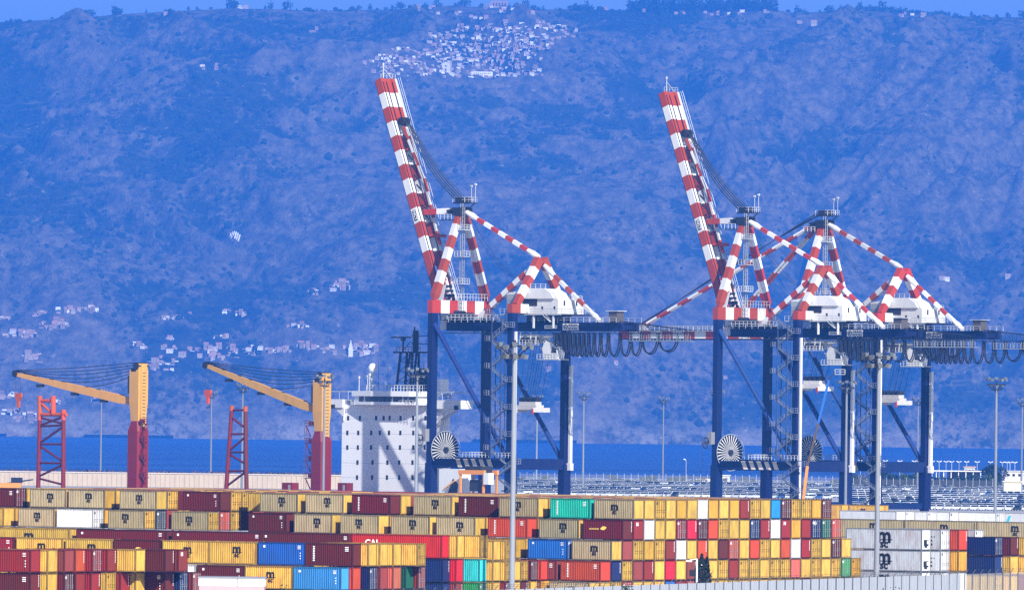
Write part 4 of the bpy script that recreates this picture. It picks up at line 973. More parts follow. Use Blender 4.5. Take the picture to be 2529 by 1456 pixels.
# ------------------------------------------------------------------ the ship and its deck gear
SH = Fr(CF.x, CF.y, -42); DK = 5.0
RUST = mat('ship_rust_red', (.13,.014,.006), .5, 0, .3, .4); RUSTL = mat('ship_red', (.20,.020,.006), .45, 0, .3, .4)
SORG = mat('ship_orange', (.60,.10,.02), .5, 0, .2, .6); SYEL = mat('crane_yellow', (.72,.38,.065), .45, 0, .25, .3, col2=(.35,.15,.05))
SWHT = mat('ship_white', (.90,.90,.90), .45, 0, .12, .15, col2=(.5,.45,.4))
ship = empty('cargo_ship', SH.world(-24, 0, -3), SH.a, 'large white and red cargo ship moored behind the containers, bridge beside the left crane', 'cargo ship')
so_ = Vector((-24, 0, -3))
def SB(mb, name, mats, parent=None):
    mb.v = [(v[0]-so_.x, v[1]-so_.y, v[2]-so_.z) for v in mb.v]; return mb.build(name, mats, parent or ship)
hp_ = [(-4.6,-210), (-4.6,55), (-44,55), (-44,-175), (-24,-225)]
hp_ = [(u if u > -30 else -41, v) for u, v in hp_]
hb = MB().prism(hp_, 'z', -4.5, DK); SB(hb, 'hull', RUST)
vS = 16.5
def sx(px, py): return SH.atv(px, py, vS)
uA = sx(844, 1100)[0]; uB = sx(1074, 1100)[0]; zT = sx(950, 999)[1]
print('ship', uA, uB, zT)
b = MB().box(uA, uB, vS, vS+4, DK-.1, zT).box(uA+1, uB-8, vS+4.002, vS+14, DK-.1, zT-.3); house = SB(b, 'superstructure', SWHT)
wn = [(1031.6, (860,889,929,947.5,962.4,989.3,1020.6,1051)), (1068, (858,885,917,938,961,989,1021)), (1104, (858,884,916.5,957,988,1021,1049)), (1141, (883,920,957,986,1019)), (1178, (882,919,956,986,1019))]
for py, xs_ in wn:
    for px in xs_:
        u, z = sx(px, py); f = MB().box(u-.34, u+.34, vS-.05, vS-.002, z-.55, z+.55); SB(f, 'window', DARKST, house)
seam = MB()
for zz in np.arange(DK+3.6, zT-1, 3.6): seam.box(uA, uB, vS-.03, vS-.001, zz, zz+.06)
SB(seam, 'deck_seam', mat('seam_grey', (.55,.57,.6), .5, 0, 0), house)
# bridge
u0b = sx(878, 985)[0]; zb1 = sx(950, 965)[1]; zw0, zw1 = sx(950, 992)[1], sx(950, 978)[1]
br = MB().prism([(u0b, vS-1.4), (u0b+8, vS-3.0), (uB-6, vS-3.0), (uB-1, vS-1.4), (uB-1, vS+3.4), (u0b, vS+3.4)], 'z', zT, zw0).prism([(u0b, vS-1.4), (u0b+8, vS-3.0), (uB-6, vS-3.0), (uB-1, vS-1.4), (uB-1, vS+3.4), (u0b, vS+3.4)], 'z', zw1, zb1).prism([(u0b+.6, vS-1.0), (u0b+8, vS-2.6), (uB-6, vS-2.6), (uB-1.5, vS-1.0), (uB-1.5, vS+3), (u0b+.6, vS+3)], 'z', zw0, zw1)
bridge = SB(br, 'bridge', SWHT)
for (xa, xb) in ((881,892),(900,917),(919,934),(937,951),(953,967),(972,993),(998,1006),(1010,1026)):
    ua_, ub_ = SH.atv(xa, 985, vS-2.7)[0], SH.atv(xb, 985, vS-2.7)[0]
    yy = vS-3.0 if ua_ > u0b+7 else vS-1.4-1.6*max(0, (ua_-u0b))/8
    yb_ = vS-3.0 if ub_ > u0b+8 else vS-1.4-1.6*max(0, (ub_-u0b))/8
    f = MB(); f.hexa([(ua_, yy+.1, zw0+.1), (ub_, yb_+.1, zw0+.1), (ub_, yb_+.4, zw0+.1), (ua_, yy+.4, zw0+.1), (ua_, yy+.1, zw1), (ub_, yb_+.1, zw1), (ub_, yb_+.4, zw1), (ua_, yy+.4, zw1)]); SB(f, 'window', GLASS, bridge)
f = MB().rail((u0b, vS-1.6, zT), (uB-2, vS-3.4, zT), 1.1, 1.2, .06).rail((u0b+6, vS-2.5, zb1), (uB-2, vS-2.5, zb1), 1.4, 1.0, .07).rail((u0b+9, vS+1, zb1), (uB-2, vS+1, zb1), 1.6, 1.3, .07).rail((uA, vS, zT), (u0b, vS, zT), 1.2, 1.2, .06)
SB(f, 'railing', RAILM, bridge)
ul = sx(822, 1000)[0]; ur = sx(1144, 1000)[0]; zl0, zl1 = sx(830, 1008)[1], sx(830, 984)[1]
for (a_, b_, nm) in ((ul, uA+1, -1), (uB-1, ur, 1)):
    w_ = MB().box(a_, b_, vS-1, vS+3.5, zl0+.2, zl1-.3).box(a_, b_, vS-1.02, vS+3.52, zl1-.3, zl1-.1)
    e = a_ if nm < 0 else b_; i_ = b_ if nm < 0 else a_
    w_.prism([(e-nm*1.0, zl0+.2), (e-nm*4.4, zl0+.2), (i_, zl0-5.5 if nm > 0 else zl0-3.0), (i_, zl0-3.6 if nm > 0 else zl0-2.0)], 'y', vS-.6, vS-.2)
    if nm > 0: w_.prism([(uB+.01, zl0-.5), (uB+3.2, zl0-.5), (uB+2.2, zl0-6), (uB+.01, zl0-12)], 'y', vS+.2, vS+1.8)
    wg = SB(w_, 'bridge_wing', SWHT)
    r_ = MB().box(min(e, e-nm*6), max(e, e-nm*6), vS-1, vS+3, zl1+1.7, zl1+1.9)
    for q_ in (0, 3, 6): r_.tube((e-nm*q_, vS-.9, zl1-.1), (e-nm*q_, vS-.9, zl1+1.7), .07, 4)
    SB(r_, 'wing_canopy', RAILM, wg)
    f = MB().box(e-nm*1.2-.5, e-nm*1.2+.5, vS-1.5, vS-1.0, zl1-2.4, zl1-1.4); SB(f, 'searchlight', DARKST, wg)
# radar mast
MK = mat('mast_black', (.02,.018,.018), .5, 0, .2)
mz = lambda px, py: Vector((sx(px, py)[0], vS+4, sx(px, py)[1]))
mm_ = MB(); zb_, zp, zt_ = zb1, mz(990, 868).z, mz(998, 815).z
ua_, ub_, uc_, ud_ = mz(962, 955).x, mz(1000, 955).x, mz(970, 868).x, mz(1014, 868).x
for dv in (-1.6, 1.6):
    mm_.beam((ua_, vS+4+dv, zb_), (uc_, vS+4+dv*.7, zp), .5, .5).beam((ub_-.5, vS+4+dv, zb_), (ud_-2, vS+4+dv*.7, zp), .5, .5).beam((mz(980,955).x, vS+4+dv, zb_), (mz(994,868).x, vS+4+dv*.7, zp), .38, .38)
    for k in range(4):
        t0, t1_ = k/4, (k+1)/4; a_ = Vector((ua_, vS+4+dv, zb_)).lerp(Vector((uc_, vS+4+dv*.7, zp)), t0); c_ = Vector((ub_, vS+4+dv, zb_)).lerp(Vector((ud_-2, vS+4+dv*.7, zp)), t1_); mm_.tube(a_, c_, .09, 4); mm_.tube((a_.x, a_.y, c_.z), c_, .08, 4)
mm_.box(mz(946,868).x, mz(1035,868).x, vS+3.6, vS+4.4, zp-.3, zp+.1).box(uc_-1, ud_+1, vS+2.4, vS+5.6, zp-.2, zp+.1)
um_ = mz(999, 868).x; mm_.tube((um_, vS+4, zp), (um_, vS+4, zt_), .75, 8).tube((um_+4.6, vS+4, zp), (um_+4.0, vS+4, zt_-.5), .16, 5)
for q_ in np.arange(zp+2, zt_, 1.9): mm_.tube((um_-.8, vS+4, q_), (um_+5.2, vS+4, q_), .09, 4).box(um_-1.1, um_-.6, vS+3.8, vS+4.2, q_-.2, q_+.3).box(um_+4.6, um_+5.1, vS+3.8, vS+4.2, q_-.2, q_+.3)
mm_.tube((um_-.4, vS+4, zt_), (um_-.4, vS+4, zt_+.9), .2, 5)
ur_ = mz(968, 868).x; mm_.tube((ur_, vS+4, zp), (ur_, vS+4, zp+3.4), .25, 6).tube((ur_+2.5, vS+4, zp+2.6), (ur_, vS+4, zp+.4), .1, 4)
mast = SB(mm_, 'radar_mast', MK); f = MB().rail((uc_-1, vS+2.4, zp+.1), (ud_+1, vS+2.4, zp+.1), 1.1, .9, .07); SB(f, 'railing', MK, mast)
f = MB().box(ur_-3.9, ur_+2.6, vS+3.8, vS+4.2, zp+3.4, zp+3.75).box(ur_-.5, ur_+.5, vS+3.6, vS+4.4, zp+2.7, zp+3.4); SB(f, 'radar_scanner', MK, mast)
fn = MB(); u1_, u2_ = mz(996, 930).x, mz(1021, 930).x; zf0, zf1 = zb1, mz(1010, 908).z
fn.prism([(u1_, zf0), (u2_, zf0), (u2_-.3, zf1-1.2), (u2_-1.2, zf1), (u1_+1, zf1), (u1_+.2, zf1-1.6)], 'y', vS+4.1, vS+8); SB(fn, 'funnel', MK)
f = MB().tube((u1_+1.5, vS+9, zf1), (u1_+1.5, vS+9, zf1+1.1), .5, 8).tube((u2_-1.4, vS+9, zf1-.4), (u2_-1.4, vS+9, zf1+1.4), .6, 8); SB(f, 'exhaust', MK)
f = MB().box(mz(1037,940).x, mz(1054,940).x, vS+5, vS+8, zb1, mz(1045,935).z); SB(f, 'deck_locker', SWHT)
q_ = mz(893, 908); f = MB()
for k in range(6):
    t0, t1_ = -math.pi/2+math.pi*k/6, -math.pi/2+math.pi*(k+1)/6; f.tube((q_.x, q_.y, q_.z+1.25*math.sin(t0)), (q_.x, q_.y, q_.z+1.25*math.sin(t1_)), max(.02, 1.1*math.cos(t0)), 12, 0, max(.02, 1.1*math.cos(t1_)))
rd = SB(f, 'radome', SWHT); f = MB().tube((q_.x-.2, q_.y, zb1-1), (q_.x-.2, q_.y, q_.z-1.1), .28, 6).tube((q_.x+.5, q_.y, zb1-1), (q_.x+.2, q_.y, q_.z-1.1), .1, 4); SB(f, 'radome_pole', RAILM, rd)
for px in (880, 901, 906, 911, 916): 
    p_ = mz(px, 955); f = MB().tube((p_.x, vS+1, zb1-1.2), (p_.x, vS+1, zb1+3+1.2*math.sin(px)), .13, 5).tube((p_.x, vS+1, zb1+2.6+1.2*math.sin(px)), (p_.x, vS+1, zb1+3.2+1.2*math.sin(px)), .3, 6); SB(f, 'aerial', RAILM)
for px, py in ((938, 905), (915, 890), (1026, 895)):
    p_ = mz(px, py); f = MB().tube((p_.x, vS+3, zb1), (p_.x, vS+3, p_.z), .06, 4); SB(f, 'aerial', MK)

def deck_crane(px, D, postpx, jibpx, label, ladder_right, colx):
    """a ship's crane: lower column, slewing post, jib, ropes, hook"""
    p = at(px, 1150, D); F = Fr(p.x, p.y, -42); root = empty('deck_crane', (p.x, p.y, DK), F.a, label, 'ship crane', 'deck cranes of the ship')
    z = lambda py, x=px: F.atv(x, py, 0)[1]
    zs, zy0, zy1 = z(colx[1]), z(postpx[0]), z(postpx[1])
    def oct_(w_, d_, c_=.45): return [(-w_+c_, -d_), (w_-c_, -d_), (w_, -d_+c_), (w_, d_-c_), (w_-c_, d_), (-w_+c_, d_), (-w_, d_-c_), (-w_, -d_+c_)]
    def loft(mb, A_, z0, B_, z1):
        n_ = len(A_)
        for i in range(n_): j = (i+1) % n_; mb.face([(A_[i][0],A_[i][1],z0), (A_[j][0],A_[j][1],z0), (B_[j][0],B_[j][1],z1), (B_[i][0],B_[i][1],z1)])
        mb.face([(x_,y_,z0) for x_,y_ in A_][::-1]); mb.face([(x_,y_,z1) for x_,y_ in B_])
    c_ = MB(); loft(c_, oct_(2.0, 1.9), DK, oct_(2.0, 1.9), zs); loft(c_, oct_(2.0, 1.9), zs, oct_(1.35, 1.4), zy0)
    c_.v = [(x_, y_, z_-DK) for x_, y_, z_ in c_.v]; col_ = c_.build('column', RUSTL, root)
    s_ = 1 if ladder_right else -1; lx = s_*3.0; ld = MB()
    for k, zz in enumerate(np.arange(1, zy0-DK, 4.2)): 
        ld.box(min(s_*1.9, s_*4.3), max(s_*1.9, s_*4.3), -1.4, -.4, zz+2.5, zz+2.65).rail((s_*4.3, -1.4, zz+2.65), (s_*2.0, -1.4, zz+2.65), 1.1, .6, .07)
        ld.beam((s_*2.3, -1.3, zz), (s_*3.9, -1.3, zz+2.6), .3, .12).box(min(s_*2.0, s_*2.8), max(s_*2.0, s_*2.8), -1.6, -.6, zz+2.7, zz+3.6)
    ld.tube((s_*4.3, -1.4, 1), (s_*4.3, -1.4, zy0-DK+1), .08, 4).tube((s_*3.6, -1.4, 1), (s_*3.6, -1.4, zy0-DK+1), .08, 4); ld.build('ladder', RUST, root)
    y_ = MB(); zk = zy0+(zy1-zy0)*.33
    A_ = [(-1.1,-1.3),(1.2,-1.3),(1.2,1.3),(-1.1,1.3)]; B_ = [(-1.5,-1.6),(1.5,-1.6),(1.5,1.6),(-1.5,1.6)]
    loft(y_, A_, zy0, B_, zk); loft(y_, B_, zk, B_, zy1-1.6)
    y_.box(-.2, 1.45, -1.5, -.9, zy1-1.6, zy1).box(-.2, 1.45, .9, 1.5, zy1-1.6, zy1).box(1.2, 1.75, -.9, .9, zk-6, zy1)
    y_.v = [(x_, yy, z_-DK) for x_, yy, z_ in y_.v]; post = y_.build('post', SYEL, root)
    f = MB()
    for zz in np.arange(zk-6-DK, zy1-2-DK, .8): f.box(1.76, 1.82, -.5, .5, zz, zz+.12)
    f.build('ladder', DARKST, post)
    MB().tube((.6, -1.7, zy1-.6-DK), (.6, 1.7, zy1-.6-DK), .9, 14).build('sheave', DARKST, post)
    cb_ = MB().box(-2.5, -1.5, -1.2, .6, zk+2-DK, zk+6.2-DK); cb_ = cb_.build('cabin', mat('cabin_dark', (.10,.12,.15), .3, .1, .3), post)
    MB().box(-.9, .6, -1.66, -1.6, zk+7.2-DK, zk+7.9-DK).build('maker_plate', BLACK, post)
    P0 = F.P(jibpx[0], jibpx[1], 0); P1 = F.P(jibpx[2], jibpx[3], 0); P0.z -= DK; P1.z -= DK
    up = Vector((0,0,1)); jb = MB(); m_ = P0.lerp(P1, .55)
    jb.beam(P0, P0.lerp(P1, .12), 1.0, 1.4, 0, 1.2, 2.0).beam(P0.lerp(P1, .12), m_, 1.2, 2.0, 0, 1.2, 1.7).beam(m_, P1, 1.2, 1.7, 0, .9, .85)
    jib = jb.build('jib', SYEL, root)
    f = MB()
    for t in (.25, .5, .8): q = P0.lerp(P1, t); f.box(q.x-.9, q.x+.9, -.5, .5, q.z-1.75, q.z-1.0)
    for t in (.1, .3, .4, .6, .7, .85): q = P0.lerp(P1, t); f.box(q.x-.5, q.x+.5, -.3, .3, q.z+.9-.35*t, q.z+1.2-.35*t)
    f.build('lamp_bracket', DARKST, jib)
    MB().tube(P1+Vector((-.4,-.7,.2)), P1+Vector((-.4,.7,.2)), .85, 12).build('sheave', DARKST, jib)
    rp = MB(); tp = Vector((.6, 0, zy1-DK))
    for k in range(6):
        a_ = tp+Vector((-.3, -1+.4*k, .2-k*.45)); e_ = P1.lerp(P0, (0, 0, .0, .03, .05, .12)[k])+Vector((0, -.5+.2*k, 1.0-.1*k)); pts = []
        for j in range(15): t = j/14; q = a_.lerp(e_, t); q.z -= math.sin(math.pi*t)*(.3+.55*k); pts.append(q)
        rp.path(pts, .085, 4)
    hk = F.P(jibpx[4], jibpx[5], 0); hk.z -= DK
    for dx in (-1.0, .9): rp.tube(Vector((P1.x+dx*.9, 0, P1.z)), Vector((hk.x+dx*.8, 0, hk.z)), .08, 4)
    rp.build('rope', DARKST, root)
    hb_ = MB().prism([(hk.x-1.0, hk.z), (hk.x+1.0, hk.z), (hk.x+1.05, hk.z-.9), (hk.x+.4, hk.z-1.9), (hk.x+.3, hk.z-3.4), (hk.x-.3, hk.z-3.4), (hk.x-.4, hk.z-1.9), (hk.x-1.05, hk.z-.9)], 'y', -.3, .3).build('hook_block', SORG, root)
    hp = MB()
    for k in range(6): t0, t1_ = -2.6+k*.55, -2.6+(k+1)*.55; hp.tube((hk.x+.5*math.cos(t0), 0, hk.z-3.9+.5*math.sin(t0)), (hk.x+.5*math.cos(t1_), 0, hk.z-3.9+.5*math.sin(t1_)), .14, 5)
    hp.build('hook', DARKST, hb_)
deck_crane(340, 1858, (1039, 897), (329, 992, 43, 924, 46, 970), 'yellow ship crane at far left, its jib reaching over the red lattice tower', True, (0, 1064))
deck_crane(793, 1896, (1063.8, 921), (778, 1011, 513, 903, 514, 962), 'yellow ship crane left of the white bridge with its jib reaching up to the left', False, (0, 1090))
def lattice_tower(D, xl0, xr0, xl1, xr1, ytop, ybot, bars, label, orange):
    p = at((xl0+xr0)/2, 1150, D); F = Fr(p.x, p.y, -42); root = empty('lattice_tower', (p.x, p.y, DK), F.a, label, 'steel tower', 'red lattice towers on the ship')
    def pt(x_, y_, v=0): q = F.P(x_, y_, v); q.z -= DK; return q
    for (xa, xb, yt) in ((xl0, xl1, ytop[0]), (xr0, xr1, ytop[1])):
        a_ = pt(xa, ybot); b_ = pt(xb, yt); a_.z = 0; k_ = (b_.z-1.2)/b_.z
        MB().tube(a_, a_.lerp(b_, k_), .55, 12, 0, .5).build('leg', RUSTL, root); MB().tube(a_.lerp(b_, k_), b_, .55, 12).build('leg_cap', SORG, root)
    for (y0_, y1_, hor) in bars:
        f0 = lambda y_: (y_-ybot)/(ytop[0]-ybot)
        xa = xl0+(xl1-xl0)*f0(y0_); xb = xr0+(xr1-xr0)*f0(y1_)
        MB().tube(pt(xa, y0_), pt(xb, y1_), .27, 6).build('brace', RUST, root)
    if orange:
        for (x_, y0_, y1_, r_) in ((98.5, 1026, 977, .6), (131.5, 1022, 977, .62)):
            MB().tube(pt(x_, y0_), pt(x_, y1_), r_, 12).build('head_post', SORG, root)
        for (xa, ya, xb, yb, r_) in ((98, 989, 131, 989, .4), (96, 1023, 164, 1023, .45), (103, 996, 126, 1018, .35), (157, 1022, 157, 1011, .6)): MB().tube(pt(xa, ya), pt(xb, yb), r_, 8).build('head_bar', SORG, root)
lattice_tower(1845, 94, 156, 98.5, 157, (1024, 1024), 1216, [(1052,1049,1),(1096,1096,1),(1050,1028,0),(1030,1046,0),(1094,1052,0),(1099,1140,0),(1142,1143,1),(1176,1146,0),(1180,1196,0),(1022,1022,1)], 'dark red lattice tower with bright orange head beneath the far left jib', True)
lattice_tower(1875, 558, 609, 573, 606, (1001, 1003), 1216, [(1012,1012,1),(1029,1057,0),(1071,1071,1),(1113,1077,0),(1116,1116,1),(1119,1146,0),(1162,1162,1),(1200,1163,0)], 'slim dark red lattice tower with two orange caps behind a lamp mast', False)
for px, D, w_, lab in ((717, 1880, 3.4, 'small dark red deck box left of the second ship crane'), (853, 1895, 3.0, 'small dark red deck box at the foot of the white bridge')):
    p = at(px, 1200, D); r_ = empty('deck_box', (p.x, p.y, DK), SH.a, lab, 'steel box'); MB().box(-w_/2, w_/2, -1.1, 1.1, 0, 2.6).box(-w_/2+.2, w_/2-.2, -1.14, -1.1, .3, 2.2).build('box_wall', RUSTL, r_); MB().box(w_/2-1.3, w_/2-.6, -1.2, -1.15, .2, 2.1).build('door', mat('box_grey', (.35,.35,.36)), r_)

# ------------------------------------------------------------------ tall lamp masts
POLE = mat('mast_grey', (.27,.29,.33), .45, .1, .25, .4)
def lamp_mast(px, yhead, label, D=None, H=32.6, head=1.0, r=.37):
    yh = 1045+.0122*(px-PW/2)
    D = D or FPX*(H-CZ)/(yh-yhead); p = at(px, 1150, D)
    key = (round(r, 2), head)
    if key not in lamp_mast.c:
        prt = [('pole', MB().tube((0,0,0), (0,0,H), r, 14, 0, r*.62).tube((0,0,0), (0,0,.5), r*1.7, 12).mesh('pole', [POLE]))]
        fr = MB(); R = 1.9*head
        for k in range(12):
            t0, t1_ = k*math.pi/6, (k+1)*math.pi/6
            for (rr, zz) in ((R, .2), (R*.62, -.9)): fr.tube((rr*math.cos(t0), rr*math.sin(t0), H+zz), (rr*math.cos(t1_), rr*math.sin(t1_), H+zz), .08, 4)
            if k % 2 == 0: fr.tube((0,0,H-1.4), (R*math.cos(t0), R*math.sin(t0), H+.2), .07, 4)
        fr.tube((0,0,H), (0,0,H+.9), .18, 6); prt.append(('head_frame', fr.mesh('head_frame', [DARKST])))
        fl = MB().hexa([(-.1,-.26,-.30),(.30,-.22,-.45),(.30,.22,-.45),(-.1,.26,-.30),(-.16,-.32,.15),(.42,-.32,.05),(.42,.32,.05),(-.16,.32,.15)]); fm = fl.mesh('floodlight', [mat('floodlight_grey', (.22,.24,.26), .4, .2, .3)])
        lamp_mast.c[key] = (prt, fm)
    prt, fm = lamp_mast.c[key]; root = empty('lamp_mast', (p.x, p.y, 0), 0, label, 'lamp mast', 'tall floodlight masts')
    for n_, me in prt: o_ = link(n_, me, root)
    R = 1.95*head
    for k in range(12):
        t = k*math.pi/6; f = link('floodlight', fm, o_); f.location = (R*math.cos(t), R*math.sin(t), H+.15+.35*(k % 2)); f.rotation_euler = (0,0,t)
    for k in range(7):
        t = k*2*math.pi/7+.3; f = link('floodlight', fm, o_); f.location = (R*.66*math.cos(t), R*.66*math.sin(t), H-.95); f.rotation_euler = (0,0,t)
lamp_mast.c = {}
for a_ in ((1267.5, 858, 'thick pale lamp mast in front of the left crane, nearest of the masts'), (2168, 882, 'thick pale lamp mast at the right end of the terraced stack'), (2089, 946, 'lamp mast standing against the middle legs of the right cranes'),
    (1770, 968, 'lamp mast standing against the left leg of the middle crane'), (1028, 915, 'lamp mast in front of the white ship bridge'), (597.5, 951, 'lamp mast in front of the slim red lattice tower'),
    (799, 931, 'lamp mast standing in front of the yellow ship crane post near the bridge'), (248.5, 963, 'thin far lamp mast under the far left jib'), (520.5, 968, 'thin far lamp mast beside the orange hook right of the far left crane'),
    (1440, 972, 'thin lamp mast right of the left crane, the nearer of two against the sea'), (1637, 983, 'thin lamp mast between the left and middle cranes, standing alone'), (1325, 978, 'thin lamp mast seen behind the spreader of the left crane'),
    (2459, 938, 'pale lamp mast standing alone right of all cranes'), (2523, 988, 'lamp mast cut by the right edge of the picture'), (2266, 985, 'thin lamp mast just left of the last crane leg'), (1104, 968, 'lamp mast rising behind the right wing of the ship bridge')):
    if a_[0] == 1267.5: lamp_mast(1267.5, 858, a_[2], 957, 31.5)
    elif a_[0] == 2168: lamp_mast(2168, 882, a_[2], 1044, 31.6)
    else: lamp_mast(a_[0], a_[1], a_[2])

# ------------------------------------------------------------------ near boundary fence
pts_ = []
def fD(px): return 905+(px-1290)*(1045-905)/(2529-1290)
def fpt(px, z=0): p = at(px, 1430, fD(px)); return Vector((p.x, p.y, z))
A0, A1, A2 = fpt(820), fpt(2330), fpt(2600); HF = 3.55
fence = empty('boundary_fence', A0.lerp(A2, .5), math.atan2((A2-A0).y, (A2-A0).x), 'long grey sheet fence with slanting barbed wire arms along the lower edge', 'fence')
fl_ = (A2-A0).length; s_ = -fl_/2; e1 = (A1-A0).length-fl_/2; e2 = fl_/2
sh = MB(); x_ = s_; k = 0
while x_ < e1:
    sh.face([(x_,0,0),(x_+.16,-.05,0),(x_+.16,-.05,HF),(x_,0,HF)]); sh.face([(x_+.16,-.05,0),(x_+.40,-.05,0),(x_+.40,-.05,HF),(x_+.16,-.05,HF)]); sh.face([(x_+.40,-.05,0),(x_+.55,0,0),(x_+.55,0,HF),(x_+.40,-.05,HF)]); x_ += .55
sh.build('sheet_panel', mat('fence_grey', (.33,.35,.39), .5, .1, .3, .5), fence)
wm = bpy.data.materials.new('wire_mesh'); wm.use_nodes = True; n = wm.node_tree; b = n.nodes['Principled BSDF']; b.inputs['Base Color'].default_value = (.42,.43,.44,1); b.inputs['Alpha'].default_value = .42
MB().face([(e1,0,0),(e2,0,0),(e2,0,HF),(e1,0,HF)]).build('wire_mesh', wm, fence)
pm = MB().box(-.05, .05, -.13, -.05, 0, HF+.02).beam((0,-.09,HF), (.45,-.35,HF+.55), .06, .06).mesh('post', [mat('post_dark', (.12,.13,.14), .5, .2, .2)])
for k in range(80):
    o_ = link('post', pm, fence); o_.location = (s_+.5+k*fl_/80, 0, 0)
wr = MB()
for q_ in (.2, .6, 1.0): wr.tube((s_, -.09-.26*q_, HF+.55*q_), (e2, -.09-.26*q_, HF+.55*q_), .018, 3); 
for o_ in (wr.build('barbed_wire', DARKST, fence),):
    for v in o_.data.vertices: v.co.x += .45*((v.co.z-HF)/.55)

# ------------------------------------------------------------------ plants and small trees
LEAF = mat('leaf_green', (.045,.075,.022), .8, 0, .5, 2, False, col2=(.09,.11,.03)); BARK = mat('bark', (.10,.07,.05), .9, 0, .3)
LEAFD = mat('leaf_dark', (.018,.03,.012), .8, 0, .4, 2, False)
def plant(name, p, h_, wd, label, cat, group=None, seed=1, leaf=None, size=.5, n_=260, conic=False, kind='crown'):
    rr = random.Random(seed); root = empty(name, p, rr.random()*6, label, cat, group); tb = MB().tube((0,0,0), (0,0,h_*.5), .035*h_+.03, 6, 0, .02*h_)
    for k in range(7): t = rr.random()*6.28; z0 = h_*(.2+.35*rr.random()); tb.tube((0,0,z0), (wd*.4*math.cos(t), wd*.4*math.sin(t), z0+h_*.25), .012*h_+.01, 4, 0, .01)
    tb.build('trunk' if cat == 'tree' else 'stem', BARK, root); cr = MB(); cl = [(rr.gauss(0,.28), rr.gauss(0,.28), rr.uniform(.3,.95)) for _ in range(9)]
    for k in range(n_):
        if conic:
            z = h_*rr.uniform(.12, 1); rad = wd/2*(1-(z/h_))**.7*rr.uniform(.4,1); t = rr.random()*6.28; x_, y_ = rad*math.cos(t), rad*math.sin(t)
        else:
            cx_, cy_, cz_ = rr.choice(cl); x_, y_, z = wd*.75*(cx_+rr.gauss(0,.16)), wd*.75*(cy_+rr.gauss(0,.16)), h_*min(1, max(.15, cz_+rr.gauss(0,.1)))
        d1 = Vector((rr.gauss(0,1), rr.gauss(0,1), rr.gauss(0,.7))).normalized()*size; d2 = d1.cross(Vector((rr.gauss(0,1), rr.gauss(0,1), rr.gauss(0,1)))).normalized()*size*.6
        c_ = Vector((x_, y_, z)); cr.face([c_-d1, c_-d2*.8, c_+d1, c_+d2])
    cr.build('crown' if cat == 'tree' else 'foliage', leaf or LEAF, root)
for i, (px, h_, w_, lb) in enumerate(((1733, 6.6, 2.8, 'tall dark cypress in front of the orange and navy container ends'), (1746, 6.2, 1.9, 'shorter dark cypress just right of the tall one'), (1722, 5.7, 1.6, 'small dark cypress beside the thin white lamp post'))):
    p = at(px, 1400, 968+i*2); plant('cypress_tree', (p.x, p.y, 0), h_, w_, lb, 'tree', 'cypresses before the containers', 40+i, LEAFD, .22, 700, True)
for i, (px, ytop, D, w_, lb, nm) in enumerate(((2193, 1440, 840, 3.4, 'scraggly dark bush rising in front of the grey fence', 'bush'), (716, 1446, 800, 2.6, 'dark green bush at the lower edge below the light blue container', 'bush'), (1420, 1450, 830, 2.0, 'small green bush at the left start of the grey fence', 'bush'), (1556, 1449, 835, 1.6, 'tiny bush at the lower edge before the grey fence', 'bush'))):
    p = at(px, ytop, D); plant(nm, (p.x, p.y, 0), max(1.2, p.z+.1), w_, lb, 'bush', None, 60+i, LEAFD if i == 0 else LEAF, .14, 420)
p = at(1721, 1400, 955); r_ = empty('street_lamp', (p.x, p.y, 0), 0, 'thin white lamp post in front of the dark cypresses', 'street lamp'); hh = at(1721, 1379, 955).z
MB().tube((0,0,0), (0,0,hh), .11, 8).build('pole', WHITEL, r_); MB().tube((0,0,hh), (-.9,0,hh-.15), .06, 6).box(-1.3, -.6, -.15, .15, hh-.35, hh-.15).build('lamp_head', WHITEL, r_); MB().box(-.9, -.15, -.03, .03, hh-2.1, hh-1.3).build('sign_plate', BLACK, r_)
# white and pink hut, lower left
p = at(572, 1440, 800); hz_ = at(572, 1424, 800).z; w_ = 160/FPX*800/2
r_ = empty('site_hut', (p.x, p.y, 0), 0, 'flat white hut with a pale pink lower wall at the lower left edge', 'hut')
MB().box(-w_, w_, 0, 5, 0, hz_-.9).build('wall', mat('pale_pink', (.70,.42,.46), .6, 0, .15), r_); MB().box(-w_-.05, w_+.05, -.05, 5.05, hz_-.9, hz_-.12).build('upper_panel', SWHT, r_); MB().box(-w_-.15, w_+.15, -.15, 5.2, hz_-.12, hz_).build('roof', mat('roof_grey', (.3,.3,.32)), r_); MB().box(.55, .62, -.08, -.05, hz_-.9, hz_-.12).build('joint', DARKST, r_)

# ------------------------------------------------------------------ parked cars
ctypes = []
for ci, (cn, cc) in enumerate((('white', (.80,.82,.84)), ('silver', (.55,.58,.62)), ('blue', (.05,.12,.32)), ('dark', (.03,.035,.05)), ('pale', (.68,.72,.78)))):
    b = MB(); b.prism([(-2.1,.35),(2.1,.35),(2.15,.75),(1.9,.95),(1.15,1.02),(-1.7,1.05),(-2.12,.95)], 'y', -.86, .86)
    b.hexa([(-1.75, -.78, 1.05), (1.1, -.78, 1.03), (1.1, .78, 1.03), (-1.75, .78, 1.05), (-1.5, -.68, 1.46), (.6, -.68, 1.48), (.6, .68, 1.48), (-1.5, .68, 1.46)], 1)
    b.box(-1.5, .6, -.7, .7, 1.47, 1.56, 0)
    for wx in (-1.35, 1.3):
        for wy in (-.88, .70): b.tube((wx, wy, .33), (wx, wy+.18, .33), .33, 8, 2)
    ctypes.append(b.mesh('parked_car', [mat('car_'+cn, cc, .25, .1, 0, spec=.6), GLASS, DARKST]))
cnt = [0]
